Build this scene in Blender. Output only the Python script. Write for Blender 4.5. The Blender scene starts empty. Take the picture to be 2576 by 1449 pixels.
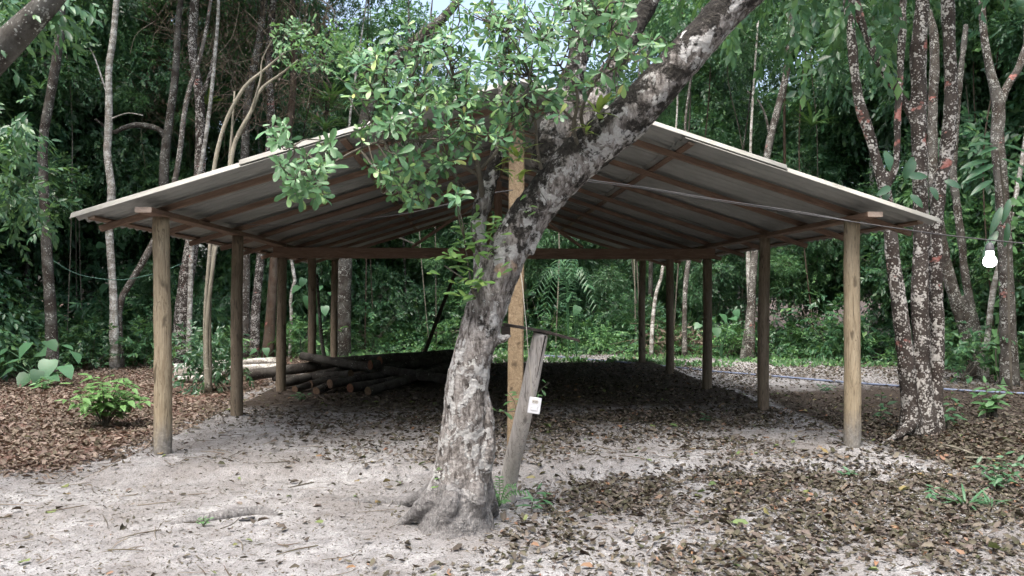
import bpy, math, random
import numpy as np
from mathutils import Vector, Matrix
PI = math.pi
rng = np.random.default_rng(11)
random.seed(5)
scene = bpy.context.scene
COL = scene.collection

# ------------------------------------------------------------------ camera
F, CX, HY, CAMH = 1932.0, 1288.0, 738.0, 1.6      # picture metrics on a 2576 x 1449 sheet
cam = bpy.data.cameras.new('camera')
cam.sensor_width = 36.0
cam.lens = 27.0
cam.shift_y = (HY - 724.5) / 2576.0
cam.clip_start = 0.05
cam.clip_end = 500
camo = bpy.data.objects.new('camera', cam)
COL.objects.link(camo)
camo.location = (0, 0, CAMH)
camo.rotation_euler = (PI / 2, 0, 0)
scene.camera = camo

# ------------------------------------------------------------------ sky, sun, exposure
SUN_EL, SUN_AZ = math.radians(64), math.radians(205)
world = bpy.data.worlds.new('World')
scene.world = world
world.use_nodes = True
wn = world.node_tree
bg = wn.nodes['Background']
sky = wn.nodes.new('ShaderNodeTexSky')
sky.sky_type = 'NISHITA'
sky.sun_disc = False
sky.sun_elevation = SUN_EL
sky.sun_rotation = SUN_AZ
sky.altitude = 0
sky.air_density = 1.0
sky.dust_density = 6.0
sky.ozone_density = 1.0
hsv = wn.nodes.new('ShaderNodeHueSaturation')        # overcast: the blue is mostly gone
hsv.inputs['Saturation'].default_value = 0.85
wn.links.new(sky.outputs[0], hsv.inputs['Color'])
wn.links.new(hsv.outputs[0], bg.inputs['Color'])
bg.inputs['Strength'].default_value = 0.15
sl = bpy.data.lights.new('sun', 'SUN')
sl.energy = 1.05
sl.angle = math.radians(40)
sl.color = (1.0, 0.995, 0.98)
so = bpy.data.objects.new('sun', sl)
COL.objects.link(so)
sv = Vector((math.sin(SUN_AZ) * math.cos(SUN_EL), math.cos(SUN_AZ) * math.cos(SUN_EL), math.sin(SUN_EL)))
so.rotation_euler = (-sv).to_track_quat('-Z', 'Y').to_euler()
so.location = (0, -5, 20)
scene.view_settings.view_transform = 'Standard'
scene.view_settings.look = 'None'
scene.view_settings.exposure = 1.66
scene.view_settings.gamma = 1
scene.view_settings.use_curve_mapping = False
scene.render.engine = 'CYCLES'
scene.cycles.max_bounces = 6
scene.cycles.diffuse_bounces = 3
scene.cycles.glossy_bounces = 2
scene.cycles.transmission_bounces = 3
scene.cycles.use_denoising = True
scene.cycles.adaptive_threshold = 0.025

# ------------------------------------------------------------------ maths helpers
def norm(a):
    a = np.asarray(a, float)
    return a / np.maximum(np.linalg.norm(a, axis=-1, keepdims=True), 1e-9)

def hash3(i, j, k, s):
    h = (i.astype(np.int64) * 374761393 + j.astype(np.int64) * 668265263 + k.astype(np.int64) * 2147483647 + s * 1274126177) & 0xFFFFFFFF
    h = ((h ^ (h >> 13)) * 1274126177) & 0xFFFFFFFF
    h = h ^ (h >> 16)
    return (h & 0xFFFFFF) / float(0xFFFFFF) * 2 - 1

def vnoise(p, s=0):
    p = np.asarray(p, float)
    f = np.floor(p)
    t = p - f
    t = t * t * (3 - 2 * t)
    i, j, k = f[..., 0], f[..., 1], f[..., 2]
    o = 0
    for a in (0, 1):
        for b in (0, 1):
            for c in (0, 1):
                w = (t[..., 0] if a else 1 - t[..., 0]) * (t[..., 1] if b else 1 - t[..., 1]) * (t[..., 2] if c else 1 - t[..., 2])
                o = o + w * hash3(i + a, j + b, k + c, s)
    return o

def fbm(p, s=0, n=4):
    p = np.asarray(p, float)
    o, a = 0, 1.0
    for q in range(n):
        o = o + a * vnoise(p * 2.03 ** q, s + q)
        a *= 0.5
    return o / 1.9

def n2(x, y, sc, s=0, n=3):
    x = np.asarray(x, float)
    y = np.asarray(y, float)
    return fbm(np.stack([x * sc, y * sc, np.zeros_like(x) + 0.37], -1), s, n)

def smooth(a, b, x):
    t = np.clip((np.asarray(x, float) - a) / (b - a), 0, 1)
    return t * t * (3 - 2 * t)

def at(px, py, d):
    return np.array([(px - CX) / F * d, d, CAMH + (HY - py) / F * d])

# ------------------------------------------------------------------ shed frame (right u, back v) and terrain height
YAW, SX, SY, SW, SP = 0.0577, 0.044, 7.697, 6.914, 2.382
CY_, SY_ = math.cos(YAW), math.sin(YAW)
def uv2xy(u, v):
    return SX + u * CY_ - v * SY_, SY + u * SY_ + v * CY_
def xy2uv(x, y):
    dx, dy = np.asarray(x) - SX, np.asarray(y) - SY
    return dx * CY_ + dy * SY_, -dx * SY_ + dy * CY_
POSTS = [(s * SW / 2, k * SP) for k in range(5) for s in (-1, 1)]
TREE_BASE = np.array([-0.38, 5.5])

def H(x, y):
    x = np.asarray(x, float)
    y = np.asarray(y, float)
    u, v = xy2uv(x, y)
    wob = 0.10 * n2(x, y, 1.3, 3)
    de = np.maximum(np.maximum(np.abs(u) - 3.85, -(v + 0.50)), v - 10.1) + wob
    pad = 1 - smooth(-0.12, 0.16, de)
    z = -0.10 * (1 - pad)
    z = z + 0.022 * n2(x, y, 0.7, 7) + 0.012 * n2(x, y, 3.1, 9) + 0.007 * n2(x, y, 9.0, 13)
    near = np.exp(-((y - 6) / 5.0) ** 2)
    z = z + near * (0.007 * n2(x, y, 22.0, 17, 2) + 0.016 * np.minimum(0, n2(x, y, 5.0, 18, 2) + .25))
    z = z + .022 * np.exp(-((u - 3.8) / .16) ** 2) * smooth(-.7, -.3, v) * smooth(10, 9.5, v)
    for (pu, pv) in POSTS:
        r2 = (u - pu) ** 2 + (v - pv) ** 2
        z = z + 0.045 * np.exp(-r2 / 0.03)
    r2 = (x - TREE_BASE[0]) ** 2 + (y - TREE_BASE[1]) ** 2
    z = z + 0.05 * np.exp(-r2 / 0.25)
    # the earth swells gently towards the forest
    z = z + 0.25 * smooth(24, 45, y)
    return z

def gz(x, y):
    return float(H(np.array([x]), np.array([y]))[0])

def gnd(px, py):
    d = CAMH * F / (py - HY)
    for _ in range(6):
        z = gz((px - CX) / F * d, d)
        d = (CAMH - z) * F / (py - HY)
    x = (px - CX) / F * d
    return np.array([x, d, gz(x, d)])

# ------------------------------------------------------------------ mesh helpers
class MB:
    def __init__(s):
        s.v, s.f, s.m, s.n = [], [], [], 0
    def add(s, v, faces, m=0):
        v = np.asarray(v, float).reshape(-1, 3)
        for fa in (faces if isinstance(faces, list) else [faces]):
            fa = np.asarray(fa, np.int64)
            if len(fa):
                s.f.append(fa + s.n)
                s.m.append(np.full(len(fa), m) if np.isscalar(m) else np.asarray(m))
        s.v.append(v)
        s.n += len(v)
        return s
    def mesh(s, name, mats, flat=False):
        me = bpy.data.meshes.new(name)
        V = np.concatenate(s.v) if s.v else np.zeros((0, 3))
        me.vertices.add(len(V))
        me.vertices.foreach_set('co', V.astype(np.float32).ravel())
        tot = np.concatenate([np.full(len(f), f.shape[1]) for f in s.f])
        idx = np.concatenate([f.ravel() for f in s.f])
        me.loops.add(len(idx))
        me.loops.foreach_set('vertex_index', idx.astype(np.int32))
        me.polygons.add(len(tot))
        st = np.concatenate([[0], np.cumsum(tot)[:-1]])
        me.polygons.foreach_set('loop_start', st.astype(np.int32))
        me.polygons.foreach_set('material_index', np.concatenate(s.m).astype(np.int32))
        for m in (mats if isinstance(mats, (list, tuple)) else [mats]):
            me.materials.append(m)
        me.update(calc_edges=True)
        if flat:
            me.shade_flat()
        return me

def link(name, me, parent=None, loc=(0, 0, 0), matrix=None):
    o = bpy.data.objects.new(name, me)
    COL.objects.link(o)
    if parent is not None:
        o.parent = parent
    if matrix is not None:
        o.matrix_local = matrix
    else:
        o.location = loc
    return o

def tag(o, label=None, cat=None, group=None, kind=None):
    if label: o['label'] = label
    if cat: o['category'] = cat
    if group: o['group'] = group
    if kind: o['kind'] = kind
    return o

def empty(name, loc, label, cat, group=None, rz=0.0):
    o = bpy.data.objects.new(name, None)
    COL.objects.link(o)
    o.location = tuple(float(c) for c in loc)
    o.rotation_euler = (0, 0, rz)
    o.empty_display_size = 0.1
    return tag(o, label, cat, group)

def rel(v, base):
    return np.asarray(v, float) - np.asarray(base, float)

def resample(P, n):
    """Catmull-Rom through the control rows (any width) -> n rows."""
    P = np.asarray(P, float)
    if len(P) == 2:
        t = np.linspace(0, 1, n)[:, None]
        return P[0] * (1 - t) + P[1] * t
    seg = np.concatenate([[0], np.cumsum(np.linalg.norm(np.diff(P[:, :3], axis=0), axis=1))])
    seg /= seg[-1]
    Q = np.vstack([2 * P[0] - P[1], P, 2 * P[-1] - P[-2]])
    out = []
    for t in np.linspace(0, 1, n):
        k = min(np.searchsorted(seg, t, side='right') - 1, len(P) - 2)
        k = max(k, 0)
        w = (t - seg[k]) / max(seg[k + 1] - seg[k], 1e-9)
        a, b, c, d = Q[k], Q[k + 1], Q[k + 2], Q[k + 3]
        out.append(0.5 * ((2 * b) + (-a + c) * w + (2 * a - 5 * b + 4 * c - d) * w * w + (-a + 3 * b - 3 * c + d) * w ** 3))
    return np.array(out)

def tube(P, R, n=20, sides=8, wob=0.0, seed=0, caps=True):
    """P control points, R radii at them -> verts, [faces]"""
    PR = resample(np.column_stack([np.asarray(P, float), np.asarray(R, float)]), n)
    C, r = PR[:, :3], np.maximum(PR[:, 3], 1e-4)
    T = norm(np.gradient(C, axis=0))
    ref = np.array([1.0, 0, 0]) if abs(T[0][0]) < 0.8 else np.array([0, 1.0, 0])
    U = np.zeros_like(C)
    u = norm(np.cross(np.cross(T[0], ref), T[0]))
    for i in range(n):
        u = norm(u - T[i] * np.dot(u, T[i]))
        U[i] = u
    W = np.cross(T, U)
    a = np.linspace(0, 2 * PI, sides, endpoint=False)
    ring = C[:, None, :] + r[:, None, None] * (np.cos(a)[None, :, None] * U[:, None, :] + np.sin(a)[None, :, None] * W[:, None, :])
    if wob:
        nz = fbm(ring * (0.9 / np.mean(r)) * 0.35 + seed * 3.7, seed, 3)
        d = norm(ring - C[:, None, :])
        ring = ring + d * (nz * wob * r[:, None])[..., None]
    V = ring.reshape(-1, 3)
    i = np.arange(n - 1)[:, None] * sides
    j = np.arange(sides)[None, :]
    jn = (j + 1) % sides
    q = np.stack([i + j, i + jn, i + sides + jn, i + sides + j], -1).reshape(-1, 4)
    faces = [q]
    if caps:
        V = np.vstack([V, C[0], C[-1]])
        jj = np.arange(sides)
        b, t = n * sides, n * sides + 1
        o = (n - 1) * sides
        faces.append(np.stack([np.full(sides, b), (jj + 1) % sides, jj], -1))
        faces.append(np.stack([np.full(sides, t), o + jj, o + (jj + 1) % sides], -1))
    return V, faces

def box(lo, hi):
    x0, y0, z0 = lo
    x1, y1, z1 = hi
    v = np.array([(x0, y0, z0), (x1, y0, z0), (x1, y1, z0), (x0, y1, z0), (x0, y0, z1), (x1, y0, z1), (x1, y1, z1), (x0, y1, z1)])
    f = np.array([(0, 3, 2, 1), (4, 5, 6, 7), (0, 1, 5, 4), (1, 2, 6, 5), (2, 3, 7, 6), (3, 0, 4, 7)])
    return v, f

# leaf templates: lie along +Y, face +Z
def leaf_tpl(ys, ws, droop=0.1, fold=0.25, back=0.0, tip=1.0, wave=0.0):
    v = [(0, 0, 0)]
    zz = lambda y: -droop * y * y
    for i, (y, w) in enumerate(zip(ys, ws)):
        s = wave * (1 if i % 2 else -1)
        v += [(-w, y - back * w, zz(y) + fold * w + s), (0, y, zz(y)), (w, y - back * w, zz(y) + fold * w - s)]
    v.append((0, tip, zz(tip)))
    n = len(ys)
    f3 = [(0, 2, 1), (0, 3, 2)]
    f4 = []
    for i in range(n - 1):
        a, b = 1 + 3 * i, 4 + 3 * i
        f4 += [(a, a + 1, b + 1, b), (a + 1, a + 2, b + 2, b + 1)]
    a, t = 1 + 3 * (n - 1), len(v) - 1
    f3 += [(a, a + 1, t), (a + 1, a + 2, t)]
    return np.array(v, float), [np.array(f3), np.array(f4)] if f4 else [np.array(f3)]

T_FAR = (np.array([(0, 0, 0), (-.25, .48, .07), (0, 1, -.1), (.25, .48, .07)], float), [np.array([(0, 3, 2), (0, 2, 1)])])
T_LANCE = leaf_tpl([.12, .42, .75], [.10, .19, .12], .22, .3)
T_OBOV = leaf_tpl([.22, .5, .74, .92], [.065, .155, .205, .13], .16, .22)
T_OBOV2 = leaf_tpl([.22, .5, .72, .92], [.07, .17, .20, .12], -.10, .5)
T_OBOV3 = leaf_tpl([.22, .5, .76, .93], [.06, .14, .195, .13], .55, .12, 0, 1, .012)
T_OBOV4 = leaf_tpl([.2, .48, .74, .92], [.055, .13, .165, .10], .28, -.15, 0, 1, -.01)
T_HEART = leaf_tpl([.02, .2, .5, .8], [.26, .44, .42, .2], .28, .16, .22, 1.0, .012)
T_STRAP = leaf_tpl([.15, .4, .7, .9], [.03, .04, .035, .018], .5, .4)
T_DEAD = [leaf_tpl([.28, .72], [.23, .21], d, f, 0, 1, w) for d, f, w in ((-.25, .7, .03), (.3, .5, .05), (-.1, -.6, .04), (.2, .95, .02), (-.35, .2, .06))]

def frames(D, N):
    y = norm(D)
    x = norm(np.cross(y, N))
    z = np.cross(x, y)
    return x, y, z

def place(tpl, P, D, N, S):
    """many copies of a leaf template -> verts, faces"""
    tv, tf = tpl
    x, y, z = frames(D, N)
    S = np.asarray(S, float).reshape(len(P), -1)
    if S.shape[1] == 1:
        S = np.repeat(S, 3, 1)
    V = P[:, None, :] + tv[None, :, 0:1] * (x * S[:, 0:1])[:, None, :] + tv[None, :, 1:2] * (y * S[:, 1:2])[:, None, :] + tv[None, :, 2:3] * (z * S[:, 2:3])[:, None, :]
    k = len(tv)
    off = (np.arange(len(P)) * k)[:, None, None]
    fs = [(f[None] + off).reshape(-1, f.shape[1]) for f in tf]
    return V.reshape(-1, 3), fs

def sprays(r, P, D, K, L, leaf, droop=.35, flat=.5, jit=.35):
    """leafy twigs: each has K leaves set left and right along its length. Returns P,D,N,S of the leaves"""
    n = len(P)
    D = norm(D)
    up = norm(np.array([0, 0, 1.0]) * flat + r.normal(0, jit, (n, 3)) + np.array([0, -.25, 0]))
    x, y, z = frames(D, up)
    s = (np.arange(K)[None, :] + r.uniform(0, .6, (n, K))) / K
    side = np.where(np.arange(K)[None, :] % 2 == 0, 1.0, -1.0) * np.ones((n, 1))
    Lr = (L * r.uniform(.65, 1.3, n))[:, None]
    pos = P[:, None, :] + y[:, None, :] * (s * Lr)[..., None] - np.array([0, 0, 1.0]) * (droop * (s * Lr) ** 2)[..., None]
    ang = r.uniform(.6, 1.15, (n, K)) * (1 - .55 * s)
    d = y[:, None, :] * np.cos(ang)[..., None] + x[:, None, :] * (np.sin(ang) * side)[..., None] + r.normal(0, .22, (n, K, 3)) - np.array([0, 0, .3])
    nn = z[:, None, :] + r.normal(0, .3, (n, K, 3))
    S = leaf * r.uniform(.6, 1.25, (n, K))
    return pos.reshape(-1, 3), norm(d).reshape(-1, 3), norm(nn).reshape(-1, 3), S.reshape(-1)

# ------------------------------------------------------------------ materials
class NT:
    def __init__(s, name):
        s.mat = bpy.data.materials.new(name)
        s.mat.use_nodes = True
        s.t = s.mat.node_tree
        s.b = s.t.nodes['Principled BSDF']
        s.out = s.t.nodes['Material Output']
    def n(s, typ, **kw):
        nd = s.t.nodes.new(typ)
        for k, v in kw.items():
            setattr(nd, k, v)
        return nd
    def set(s, nd, inp, val):
        if hasattr(val, 'is_output') or isinstance(val, bpy.types.NodeSocket):
            s.t.links.new(val, nd.inputs[inp])
        else:
            nd.inputs[inp].default_value = val
    def obj(s, scale=(1, 1, 1), rnd=True):
        tc = s.n('ShaderNodeTexCoord')
        mp = s.n('ShaderNodeMapping')
        s.t.links.new(tc.outputs['Object'], mp.inputs['Vector'])
        mp.inputs['Scale'].default_value = scale
        if rnd:
            oi = s.n('ShaderNodeObjectInfo')
            m = s.n('ShaderNodeMath', operation='MULTIPLY')
            s.t.links.new(oi.outputs['Random'], m.inputs[0])
            m.inputs[1].default_value = 37.0
            s.t.links.new(m.outputs[0], mp.inputs['Location'])
        return mp.outputs[0]
    def noise(s, vec, scale, detail=4, rough=.55, dist=0.0):
        nd = s.n('ShaderNodeTexNoise')
        s.t.links.new(vec, nd.inputs['Vector'])
        nd.inputs['Scale'].default_value = scale
        nd.inputs['Detail'].default_value = detail
        nd.inputs['Roughness'].default_value = rough
        nd.inputs['Distortion'].default_value = dist
        return nd.outputs['Fac']
    def voro(s, vec, scale, feature='F1', out='Distance'):
        nd = s.n('ShaderNodeTexVoronoi', feature=feature)
        s.t.links.new(vec, nd.inputs['Vector'])
        nd.inputs['Scale'].default_value = scale
        return nd.outputs[out]
    def ramp(s, fac, stops, interp='LINEAR'):
        nd = s.n('ShaderNodeValToRGB')
        nd.color_ramp.interpolation = interp
        e = nd.color_ramp.elements
        while len(e) < len(stops):
            e.new(.5)
        for i, (p, c) in enumerate(stops):
            e[i].position = p
            e[i].color = (c, c, c, 1) if np.isscalar(c) else (*c, 1)
        s.t.links.new(fac, nd.inputs['Fac'])
        return nd.outputs['Color']
    def mix(s, fac, a, b, mode='MIX'):
        nd = s.n('ShaderNodeMix', data_type='RGBA', blend_type=mode)
        s.set(nd, 0, fac)
        for i, q in ((6, a), (7, b)):
            if isinstance(q, tuple):
                q = (*q, 1)
            s.set(nd, i, q)
        return nd.outputs[2]
    def math(s, op, a, b=0.0, clamp=False):
        nd = s.n('ShaderNodeMath', operation=op)
        nd.use_clamp = clamp
        s.set(nd, 0, a)
        s.set(nd, 1, b)
        return nd.outputs[0]
    def attr(s, name, out='Fac'):
        nd = s.n('ShaderNodeAttribute', attribute_name=name)
        return nd.outputs[out]
    def bump(s, h, strength=.5, dist=.02, nrm=None):
        nd = s.n('ShaderNodeBump')
        nd.inputs['Strength'].default_value = strength
        nd.inputs['Distance'].default_value = dist
        s.t.links.new(h, nd.inputs['Height'])
        if nrm is not None:
            s.t.links.new(nrm, nd.inputs['Normal'])
        return nd.outputs[0]
    def done(s, col, rough=.7, nrm=None, spec=.5):
        s.set(s.b, 'Base Color', (*col, 1) if isinstance(col, tuple) else col)
        s.set(s.b, 'Roughness', rough)
        s.b.inputs['Specular IOR Level'].default_value = spec
        if nrm is not None:
            s.t.links.new(nrm, s.b.inputs['Normal'])
        return s.mat

def leaf_mat(name, stops, rough=.42, transl=.28, spec=.5, tcol=(.16, .3, .05)):
    m = NT(name)
    g = m.n('ShaderNodeNewGeometry')
    col = m.ramp(g.outputs['Random Per Island'], stops)
    oi = m.n('ShaderNodeObjectInfo')
    hs = m.n('ShaderNodeHueSaturation')
    m.t.links.new(col, hs.inputs['Color'])
    v = m.math('MULTIPLY_ADD', oi.outputs['Random'], .5)
    m.t.nodes[-1].inputs[2].default_value = .75
    m.t.links.new(v, hs.inputs['Value'])
    vec = m.obj((1, 1, 1))
    blotch = m.noise(vec, 14, 3)
    col2 = m.mix(m.ramp(blotch, [(.35, 0.0), (.75, .35)]), hs.outputs[0], (.10, .13, .04))
    m.done(col2, rough, None, spec)
    tr = m.n('ShaderNodeBsdfTranslucent')
    m.t.links.new(m.mix(.55, col2, tcol), tr.inputs['Color'])
    mx = m.n('ShaderNodeMixShader')
    mx.inputs[0].default_value = transl
    m.t.links.new(m.b.outputs[0], mx.inputs[1])
    m.t.links.new(tr.outputs[0], mx.inputs[2])
    m.t.links.new(mx.outputs[0], m.out.inputs['Surface'])
    return m.mat

def bark_mat(name, dark, mid, pale, lichen=.5, red=0.0, band=False, bump=.8):
    m = NT(name)
    vec = m.obj((1, 1, 1))
    vs = m.obj((1, 1, .35))
    base = m.ramp(m.noise(vs, 9, 6, .65), [(.25, dark), (.6, mid), (.85, tuple(c * 1.5 for c in mid))])
    sp = m.math('ADD', m.math('MULTIPLY', m.noise(vec, 6.5, 5, .7, .8), .6), m.math('MULTIPLY', m.noise(vec, 19, 4, .65, .6), .4))
    cells = m.voro(vec, 38)
    f = m.math('SUBTRACT', sp, m.math('MULTIPLY', cells, .22))
    th = .585 - .17 * lichen
    lm = m.ramp(f, [(th - .01, 0.0), (th + .02, .75), (th + .10, 1.0)])
    grey = m.ramp(m.noise(vec, 3.7, 5, .65), [(.42, 0.0), (.64, .42 if red < .5 else .14)])
    base = m.mix(grey, base, tuple(.45 * p_ + .1 * b_ for p_, b_ in zip(pale, mid)))
    pal = m.ramp(m.noise(vec, 30, 2), [(.3, tuple(c * .65 for c in pale)), (.7, pale)])
    col = m.mix(lm, base, pal)
    if band:
        bm = m.ramp(m.noise(m.obj((.3, .3, 2.2)), 4.0, 3), [(.45, 0.0), (.6, .7)])
        col = m.mix(bm, col, dark)
    if red > 0:
        rn = m.noise(m.obj((.6, .6, 1.0)), 3.3, 3, .6, .4)
        rm = m.ramp(m.math('SUBTRACT', rn, m.math('MULTIPLY', m.voro(vec, 16), .1)), [(.66 - .10 * red, 0.0), (.70 - .10 * red, .9)])
        rc = m.ramp(m.noise(vec, 25, 2), [(.3, (.27, .075, .055)), (.65, (.42, .22, .195))])
        col = m.mix(rm, col, rc)
    h = m.math('ADD', m.noise(vs, 26, 6, .7), m.math('MULTIPLY', lm, .25))
    return m.done(col, .88, m.bump(h, bump, .03), .25)

M = {}
# foliage
M['leaf_front'] = leaf_mat('obovate_leaf', [(0, (.045, .125, .075)), (.35, (.08, .20, .105)), (.65, (.13, .275, .125)), (.88, (.23, .41, .165)), (.975, (.33, .49, .18)), (1, (.42, .42, .14))], .36, .3, .5)
M['leaf_sprout'] = leaf_mat('fresh_sprout_leaf', [(0, (.10, .24, .06)), (.6, (.17, .34, .08)), (1, (.27, .42, .10))], .4, .35)
M['leaf_mid'] = leaf_mat('mid_green_leaf', [(0, (.036, .105, .062)), (.5, (.06, .165, .088)), (.85, (.10, .235, .105)), (1, (.17, .32, .12))], .34, .34)
M['leaf_dark'] = leaf_mat('dark_green_leaf', [(0, (.026, .078, .05)), (.6, (.046, .128, .074)), (1, (.085, .20, .095))], .32, .3)
M['leaf_lite'] = leaf_mat('light_green_leaf', [(0, (.06, .16, .075)), (.5, (.10, .24, .10)), (1, (.19, .37, .13))], .42, .36)
M['leaf_blue'] = leaf_mat('broad_bluish_leaf', [(0, (.035, .105, .06)), (.6, (.065, .17, .088)), (1, (.14, .28, .12))], .42, .25)
M['leaf_bush'] = leaf_mat('glossy_bush_leaf', [(0, (.11, .26, .10)), (.5, (.18, .37, .13)), (1, (.31, .50, .18))], .36, .35)
M['leaf_yellow'] = leaf_mat('yellow_green_strap_leaf', [(0, (.16, .25, .05)), (1, (.30, .38, .08))], .45, .35)
M['leaf_brom'] = leaf_mat('bromeliad_leaf', [(0, (.02, .07, .03)), (1, (.07, .15, .04))], .4, .2)
M['dead'] = leaf_mat('dead_brown_leaf', [(0, (.026, .020, .018)), (.35, (.068, .053, .048)), (.75, (.125, .10, .09)), (.96, (.20, .165, .145)), (1, (.28, .14, .085))], .7, .08, .25, (.2, .1, .05))
M['dead_red'] = leaf_mat('dead_reddish_leaf', [(0, (.075, .054, .047)), (.45, (.17, .126, .108)), (.85, (.27, .205, .178)), (1, (.37, .285, .245))], .7, .1, .25, (.25, .12, .06))
M['dead_dark'] = leaf_mat('dead_greybrown_leaf', [(0, (.03, .022, .018)), (.5, (.075, .055, .043)), (1, (.16, .12, .085))], .75, .08, .25, (.2, .1, .05))
M['fresh_fallen'] = leaf_mat('fallen_green_leaf', [(0, (.08, .14, .05)), (.6, (.14, .17, .06)), (1, (.22, .12, .06))], .6, .1)
M['twig_dry'] = leaf_mat('dry_twig', [(0, (.07, .05, .04)), (.6, (.15, .11, .085)), (1, (.30, .25, .21))], .85, .0, .2)
# barks
M['bark_dark'] = bark_mat('dark_lichen_bark', (.018, .014, .011), (.045, .037, .030), (.44, .45, .41), .72)
M['bark_spot'] = bark_mat('spotted_lichen_bark', (.022, .017, .014), (.065, .052, .042), (.50, .50, .46), .85, .35)
M['bark_red'] = bark_mat('red_lichen_bark', (.017, .013, .011), (.055, .043, .036), (.56, .54, .50), 1.0, .8)
M['bark_pale'] = bark_mat('pale_bark', (.12, .105, .085), (.30, .275, .235), (.66, .66, .62), 1.3, .1, True)
M['bark_brown'] = bark_mat('brown_bark', (.03, .02, .014), (.085, .058, .040), (.30, .28, .24), .25, .1)
M['bark_twig'] = bark_mat('grey_twig_bark', (.05, .045, .035), (.13, .115, .09), (.30, .29, .25), .4)
M['bark_log'] = bark_mat('log_bark', (.014, .012, .011), (.042, .036, .031), (.33, .32, .29), .42)
M['bark_stem'] = bark_mat('pale_slender_bark', (.09, .085, .065), (.24, .22, .17), (.42, .41, .35), .6)

def main_bark():
    m = NT('big_tree_bark')
    vec = m.obj((1, 1, 1), False)
    moss = m.attr('moss')
    root = m.attr('root')
    fine = m.noise(vec, 55, 5, .7)
    vs = m.obj((1, 1, .3), False)
    grey = m.ramp(m.noise(vs, 26, 6, .7, .4), [(.33, (.03, .026, .023)), (.45, (.14, .125, .113)), (.56, (.30, .28, .262)), (.70, (.45, .43, .41))])
    pn = m.noise(vec, 5.2, 5, .65, .6)
    pm = m.ramp(m.math('SUBTRACT', pn, m.math('MULTIPLY', m.voro(vs, 30), .16)), [(.44, 0.0), (.455, .9), (.5, 1.0)])
    pale = m.ramp(fine, [(.3, (.34, .33, .315)), (.7, (.56, .56, .545))])
    col = m.mix(pm, grey, pale)
    tan = m.ramp(m.noise(vec, 3.1, 3, .5, .3), [(.69, 0.0), (.72, .75)])
    col = m.mix(tan, col, (.37, .27, .19))
    # dark moss crust with pale flecks in it
    mn = m.math('ADD', moss, m.math('MULTIPLY', m.math('SUBTRACT', m.noise(vec, 11, 6, .7), .5), 1.5))
    mm = m.ramp(mn, [(.40, 0.0), (.52, 1.0)])
    crust = m.ramp(m.noise(vec, 38, 4, .7), [(.35, (.010, .009, .008)), (.62, (.05, .045, .038)), (.78, (.17, .16, .14))])
    col = m.mix(mm, col, crust)
    sp = m.ramp(m.math('SUBTRACT', m.noise(vec, 10, 3, .6, .5), m.math('MULTIPLY', m.voro(vec, 30), .15)), [(.60, 0.0), (.625, 1.0)])
    col = m.mix(sp, col, (.54, .54, .51))
    rootc = m.ramp(m.noise(m.obj((1, 1, .3), False), 46, 8, .78, .6), [(.29, (.055, .053, .052)), (.48, (.18, .175, .172)), (.68, (.38, .37, .365))])
    rf = m.ramp(m.math('ADD', root, m.math('MULTIPLY', m.math('SUBTRACT', m.noise(vec, 12, 5), .5), .9)), [(.35, 0.0), (.75, .9)])
    col = m.mix(rf, col, rootc)
    h = m.math('ADD', m.math('ADD', m.math('MULTIPLY', pm, .35), m.noise(vec, 30, 6, .7)), m.math('MULTIPLY', mm, -.2))
    return m.done(col, .86, m.bump(h, 1.0, .035), .25)
M['main_bark'] = main_bark()

def wood_mat(name, cols, scale=(1, 8, 8), knots=False, basegrey=False, rough=.75):
    m = NT(name)
    vec = m.obj(scale)
    g = m.noise(vec, 3.2, 6, .65, 1.2)
    col = m.ramp(g, [(.28, cols[0]), (.5, cols[1]), (.72, cols[2])])
    fine = m.noise(vec, 16, 4, .7)
    col = m.mix(m.ramp(fine, [(.35, .45), (.62, 0.0)]), col, cols[0])
    if knots:
        k = m.ramp(m.noise(m.obj((3.2, 3.2, 1.5)), 2.6, 2, .4, .3), [(.66, 0.0), (.72, .8)])
        col = m.mix(k, col, tuple(c * .38 for c in cols[0]))
        crack = m.ramp(m.noise(m.obj((9, 9, .5)), 3.5, 3, .5, .8), [(.480, 0.0), (.496, .8), (.504, .8), (.52, 0.0)])
        col = m.mix(crack, col, tuple(c * .45 for c in cols[0]))
    if basegrey:
        tc = m.n('ShaderNodeTexCoord')
        sx = m.n('ShaderNodeSeparateXYZ')
        m.t.links.new(tc.outputs['Object'], sx.inputs[0])
        zz = m.math('ADD', sx.outputs['Z'], m.math('MULTIPLY', m.math('SUBTRACT', m.noise(m.obj((4, 4, 2)), 3, 4), .5), .5))
        gm = m.ramp(zz, [(.30, .85), (.62, 0.0)])
        gc = m.ramp(m.noise(m.obj((1, 1, 1)), 40, 4), [(.35, (.12, .12, .115)), (.6, (.22, .215, .205)), (.75, (.38, .37, .36))])
        col = m.mix(gm, col, gc)
    return m.done(col, rough, m.bump(m.math('ADD', g, m.math('MULTIPLY', fine, .6)), .45, .012), .3)

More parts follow.
